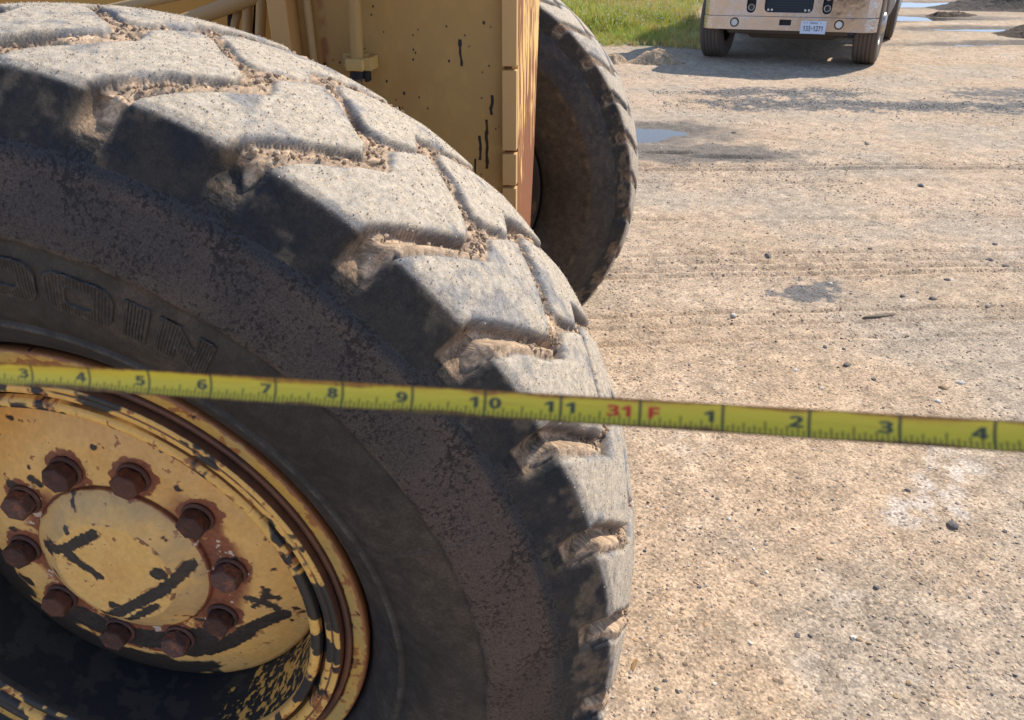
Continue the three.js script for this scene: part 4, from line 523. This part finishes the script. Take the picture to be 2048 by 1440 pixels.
heap('dirt_heap', 'dark brown crumbly heap rising from the wet ground behind the lorry side', 9.5, -14.1, 1.55, 0.75, 0.42, [0.075, 0.052, 0.038], 120, 0.10, 9);
heap('dirt_heap', 'long dark spoil heap farther off beyond the puddles', 12.6, -19.8, 3.2, 1.2, 0.55, [0.085, 0.07, 0.06], 110, 0.16, 13);
heap('dirt_heap', 'narrow brown clod between the spoil heaps and puddles', 9.35, -17.9, 0.7, 0.25, 0.12, [0.10, 0.07, 0.05], 50, 0.06, 17);

// ------------------------------------------------------------------ meadow
{
  const blades = []; let s0 = seed; seed = 4242;
  const tri = [], cl = [];
  for (let q = 0; q < 9; q++) { const a = rnd() * 6.28, r = rnd() * 0.06, h = rr(0.6, 1.0), lean = rr(0.05, 0.35), b = rnd() * 6.28, w = rr(0.008, 0.016), x = r * Math.cos(a), z = r * Math.sin(a), px = Math.cos(b), pz = Math.sin(b), lx = Math.cos(b + 1.3) * lean, lz = Math.sin(b + 1.3) * lean; const L = (t) => [x + lx * t * t, h * t * (1 - 0.12 * t), z + lz * t * t]; const ts = [0, 0.45, 0.8, 1], ws = [w, w * 0.9, w * 0.5, 0]; for (let k = 0; k < 3; k++) { const A = L(ts[k]), B = L(ts[k + 1]); const a0 = [A[0] - px * ws[k], A[1], A[2] - pz * ws[k]], a1 = [A[0] + px * ws[k], A[1], A[2] + pz * ws[k]], b0 = [B[0] - px * ws[k + 1], B[1], B[2] - pz * ws[k + 1]], b1 = [B[0] + px * ws[k + 1], B[1], B[2] + pz * ws[k + 1]]; tri.push(...a0, ...a1, ...b1); if (k < 2) tri.push(...a0, ...b1, ...b0); } }
  const g = new THREE.BufferGeometry(); g.setAttribute('position', new THREE.Float32BufferAttribute(tri, 3)); g.computeVertexNormals();
  const m = new THREE.MeshPhysicalMaterial({ color: 0xffffff, roughness: 0.8, transmission: 0.35, thickness: 0, side: THREE.DoubleSide });
  const list = [], col = new THREE.Color(), mt = new THREE.Matrix4(), Q = new THREE.Quaternion(), E = new THREE.Euler();
  for (let q = 0; q < 90000 && list.length < 34000; q++) { const t = Math.pow(rnd(), 1.7), z = -12.0 - t * 26, x = rr(-4 + z * 0.1, 4.5 - z * 0.14); const e = grassEdge(x, z); if (e < -0.1 || (e < 0.5 && rnd() > 0.35 + e)) continue; list.push([x, z, e]); }
  const im = new THREE.InstancedMesh(g, m, list.length); im.name = 'meadow_grass'; im.castShadow = im.receiveShadow = true;
  list.forEach(([x, z, e], i) => { const tall = (0.16 + 0.22 * sst(0, 3, e)) * (0.45 + 1.0 * noise2(x * 1.1, z * 1.1, 401)) * rr(0.6, 1.35); E.set(rr(-0.15, 0.15), rnd() * 6.28, rr(-0.15, 0.15)); Q.setFromEuler(E); mt.compose(new THREE.Vector3(x, gh(x, z) - 0.01, z), Q, new THREE.Vector3(tall * 1.6, tall, tall * 1.6)); im.setMatrixAt(i, mt); const n = fbm2(x * 0.7, z * 0.7, 405, 3), dry = clamp(sst(0.42, 0.62, n) * 0.85 + 0.7 * sst(1.2, 0.0, e) + rr(-0.3, 0.25)), lush = sst(5, 9, e); col.setRGB(mix(mix(0.50, 0.68, dry), 0.32, lush * 0.7) * rr(0.8, 1.2), mix(mix(0.52, 0.56, dry), 0.58, lush * 0.7) * rr(0.8, 1.2), mix(0.09, 0.20, dry) * rr(0.8, 1.2)); im.setColorAt(i, col); });
  tag(im, 'tall green and straw coloured grass of the meadow beyond the dirt', 'grass', null, 'stuff'); scene.add(im);
  // pale flower heads
  const fl = []; for (let q = 0; q < 9000 && fl.length < 900; q++) { const z = -12.4 - Math.pow(rnd(), 1.4) * 16, x = rr(-3 + z * 0.1, 4.2 - z * 0.13); const e = grassEdge(x, z); if (e > 0.3 && fbm2(x * 0.8, z * 0.8, 411, 3) > 0.55) fl.push([x, z]); }
  const fg = new THREE.IcosahedronGeometry(0.010, 0); const fi = new THREE.InstancedMesh(fg, std({ color: 0xe6e3cf, roughness: 0.8 }), fl.length); fi.name = 'meadow_flowers'; fi.castShadow = true; fl.forEach(([x, z], i) => { mt.makeTranslation(x, gh(x, z) + rr(0.2, 0.42), z); fi.setMatrixAt(i, mt); }); tag(fi, 'tiny pale flower heads scattered through the meadow grass', 'flowers', null, 'stuff'); scene.add(fi);
  seed = s0; console.log('grass', list.length, fl.length);
}

// ------------------------------------------------------------------ gravel and loose stones
function stoneGeo(s, det = 1, flat = 0.6) { const g = new THREE.IcosahedronGeometry(1, det), p = g.attributes.position; for (let i = 0; i < p.count; i++) { const x = p.getX(i), y = p.getY(i), z = p.getZ(i), k = 0.55 + 0.85 * noise(x * 1.3 + s, y * 1.3 + s * 2, z * 1.3); p.setXYZ(i, x * k * 1.2, y * k * flat, z * k); } g.computeVertexNormals(); return g; }
{
  let s0 = seed; seed = 909;
  const Q = new THREE.Quaternion(), E = new THREE.Euler(), mt = new THREE.Matrix4(), col = new THREE.Color();
  const tones = [[0.46, 0.34, 0.245], [0.50, 0.39, 0.29], [0.36, 0.29, 0.235], [0.30, 0.25, 0.21], [0.53, 0.45, 0.36], [0.38, 0.285, 0.21], [0.12, 0.112, 0.106]];
  for (let v = 0; v < 4; v++) {
    const L = []; let guard = 0;
    while (L.length < (v === 3 ? 9000 : v === 2 ? 20000 : 22000) && guard++ < 400000) { if (v === 3) { const x = rr(1.5, 7), band = rnd(), z = band < 0.4 ? -8.75 - 0.06 * (x - 3) + 0.28 * (rnd() + rnd() - 1) : -8.05 + 0.05 * (x - 3) + 0.34 * (rnd() + rnd() - 1); if (band < 0.4 && x > 4.0) continue; if (fbm2(x * 5, z * 6, 32, 4) < 0.40) continue; L.push([x, z]); continue; }
      const t = rnd(), z = -0.75 - (v === 2 ? 4 + 9 * Math.pow(rnd(), 1.4) : 5.2 * Math.pow(t, 1.25)), x = rr(0.05, 1.4 - z * 0.72); const den = 0.05 + 0.95 * sst(0.42, 0.64, fbm2(x * 1.5, z * 1.5, 421, 4) + 0.22 * sst(0.8, 2.2, x) * sst(4.5, 2.6, -z)); if (rnd() > den) continue; let pd = 9; for (const q of PUDDLES) pd = Math.min(pd, puddle(x, z, q)); if (pd < 1.2) continue; L.push([x, z]); }
    const im = new THREE.InstancedMesh(stoneGeo(3 + v * 5, 0, 0.45), std({ color: 0xffffff, roughness: 0.9 }), L.length); im.name = numbered('gravel'); im.castShadow = im.receiveShadow = true;
    L.forEach(([x, z], i) => { const far = clamp(-z / 9); const r = (0.0009 + 0.0040 * Math.pow(rnd(), 7)) * (1 + 1.1 * far); E.set(rr(-0.5, 0.5), rnd() * 6.28, rr(-0.5, 0.5)); Q.setFromEuler(E); mt.compose(new THREE.Vector3(x, gh(x, z) + r * 0.18, z), Q, new THREE.Vector3(r, r, r)); im.setMatrixAt(i, mt); const b1 = Math.exp(-(((z + 8.4) / 0.8) ** 2)) * sst(1.6, 2.4, x); const c = rnd() < (v === 3 ? 0.8 : b1 * 0.8) ? tones[6] : tones[Math.floor(rnd() * 6.12)], k = rr(0.8, 1.25); col.setRGB(c[0] * k, c[1] * k, c[2] * k); im.setColorAt(i, col); });
    tag(im, ['fine angular gravel strewn over the sandy ground near the wheel', 'small mixed pebbles pressed into the sandy ground near the wheel', 'coarser crumbs scattered on the yard towards the lorry', 'dark asphalt crumbs lying in two bands before the lorry'][v], 'gravel', null, 'stuff'); scene.add(im);
  }
  const G = (px, py) => { const u = (px - 1024) / FPX, w = -(py - 720) / FPX, d = new THREE.Vector3(u, w, -1).applyQuaternion(camera.quaternion), t = -CAM_H / d.y; return [d.x * t, d.z * t]; };
  const dark = [[1904, 1049, 0.026], [1693, 732, 0.022], [1746, 759, 0.015], [1815, 979, 0.013], [1621, 1265, 0.009], [1596, 1264, 0.010], [1865, 600, 0.026], [1804, 594, 0.022], [1535, 515, 0.026], [1548, 552, 0.026], [1842, 374, 0.035], [1733, 288, 0.03], [1467, 266, 0.028], [1980, 521, 0.03], [1835, 585, 0.014], [1753, 1173, 0.012], [1313, 1378, 0.009], [1354, 1383, 0.009], [1650, 696, 0.018], [1894, 562, 0.02], [1996, 1303, 0.008], [2010, 1062, 0.009], [1435, 997, 0.008], [1688, 700, 0.012], [1740, 498, 0.02], [1990, 487, 0.024], [2013, 528, 0.026], [1830, 832, 0.011]];
  const pale = [[1457, 1037, 0.012], [1920, 766, 0.022], [1876, 803, 0.016], [1295, 1012, 0.009], [1508, 1096, 0.010], [1534, 1140, 0.009], [1501, 1283, 0.008], [1660, 568, 0.016], [1590, 740, 0.018], [1643, 775, 0.013], [1975, 610, 0.016], [1466, 633, 0.02], [1708, 1272, 0.014], [1860, 935, 0.008]];
  const tan = [[1886, 777, 0.022], [1642, 1114, 0.013], [1514, 1245, 0.010], [1697, 730, 0.02], [1820, 1362, 0.010], [1600, 1010, 0.008], [1720, 1276, 0.011], [1792, 1390, 0.009], [1390, 1160, 0.007], [1738, 1283, 0.010]];
  const mats = [std({ color: 0x6e6863, roughness: 0.9, flatShading: true }), std({ color: 0xc9c1b2, roughness: 0.85 }), std({ color: 0xa88d6c, roughness: 0.9 })];
  [dark, pale, tan].forEach((S, k) => { S.forEach(([px, py, r], i) => { const [x, z] = G(px, py); const o = mesh('stone', stoneGeo(20 + k * 40 + i * 3.7, 1, 0.62), mats[k]); r *= 0.62; o.scale.setScalar(r); o.rotation.set(rr(-0.2, 0.2), rnd() * 6.28, rr(-0.2, 0.2)); o.position.set(x, gh(x, z) + r * 0.08, z); tag(o, ['dark grey angular stone lying loose on the sandy ground', 'pale whitish stone lying loose on the sandy ground', 'tan rounded stone lying loose on the sandy ground'][k], 'stone', ['dark loose stones', 'pale loose stones', 'tan loose stones'][k]); }); });
  { const [x, z] = G(1267, 1332); const o = mesh('wood_chip', stoneGeo(7, 2, 0.45), std({ color: 0x8f6f49, roughness: 0.9 })); o.scale.set(0.017, 0.008, 0.006); o.rotation.set(0, 1.15, 0.06); o.position.set(x, gh(x, z) + 0.002, z); tag(o, 'small brown wood chip on the sand beside the near tyre', 'wood chip'); }
  { const [x, z] = G(1755, 634); const o = mesh('stick', stoneGeo(9, 2, 0.4), std({ color: 0x6f6250, roughness: 0.9 })); o.scale.set(0.06, 0.016, 0.014); o.rotation.set(0, 0.25, 0.02); o.position.set(x, gh(x, z) + 0.003, z); tag(o, 'short grey stick lying flat on the sandy ground', 'stick'); }
  seed = s0;
}
renderer.render(scene, camera);
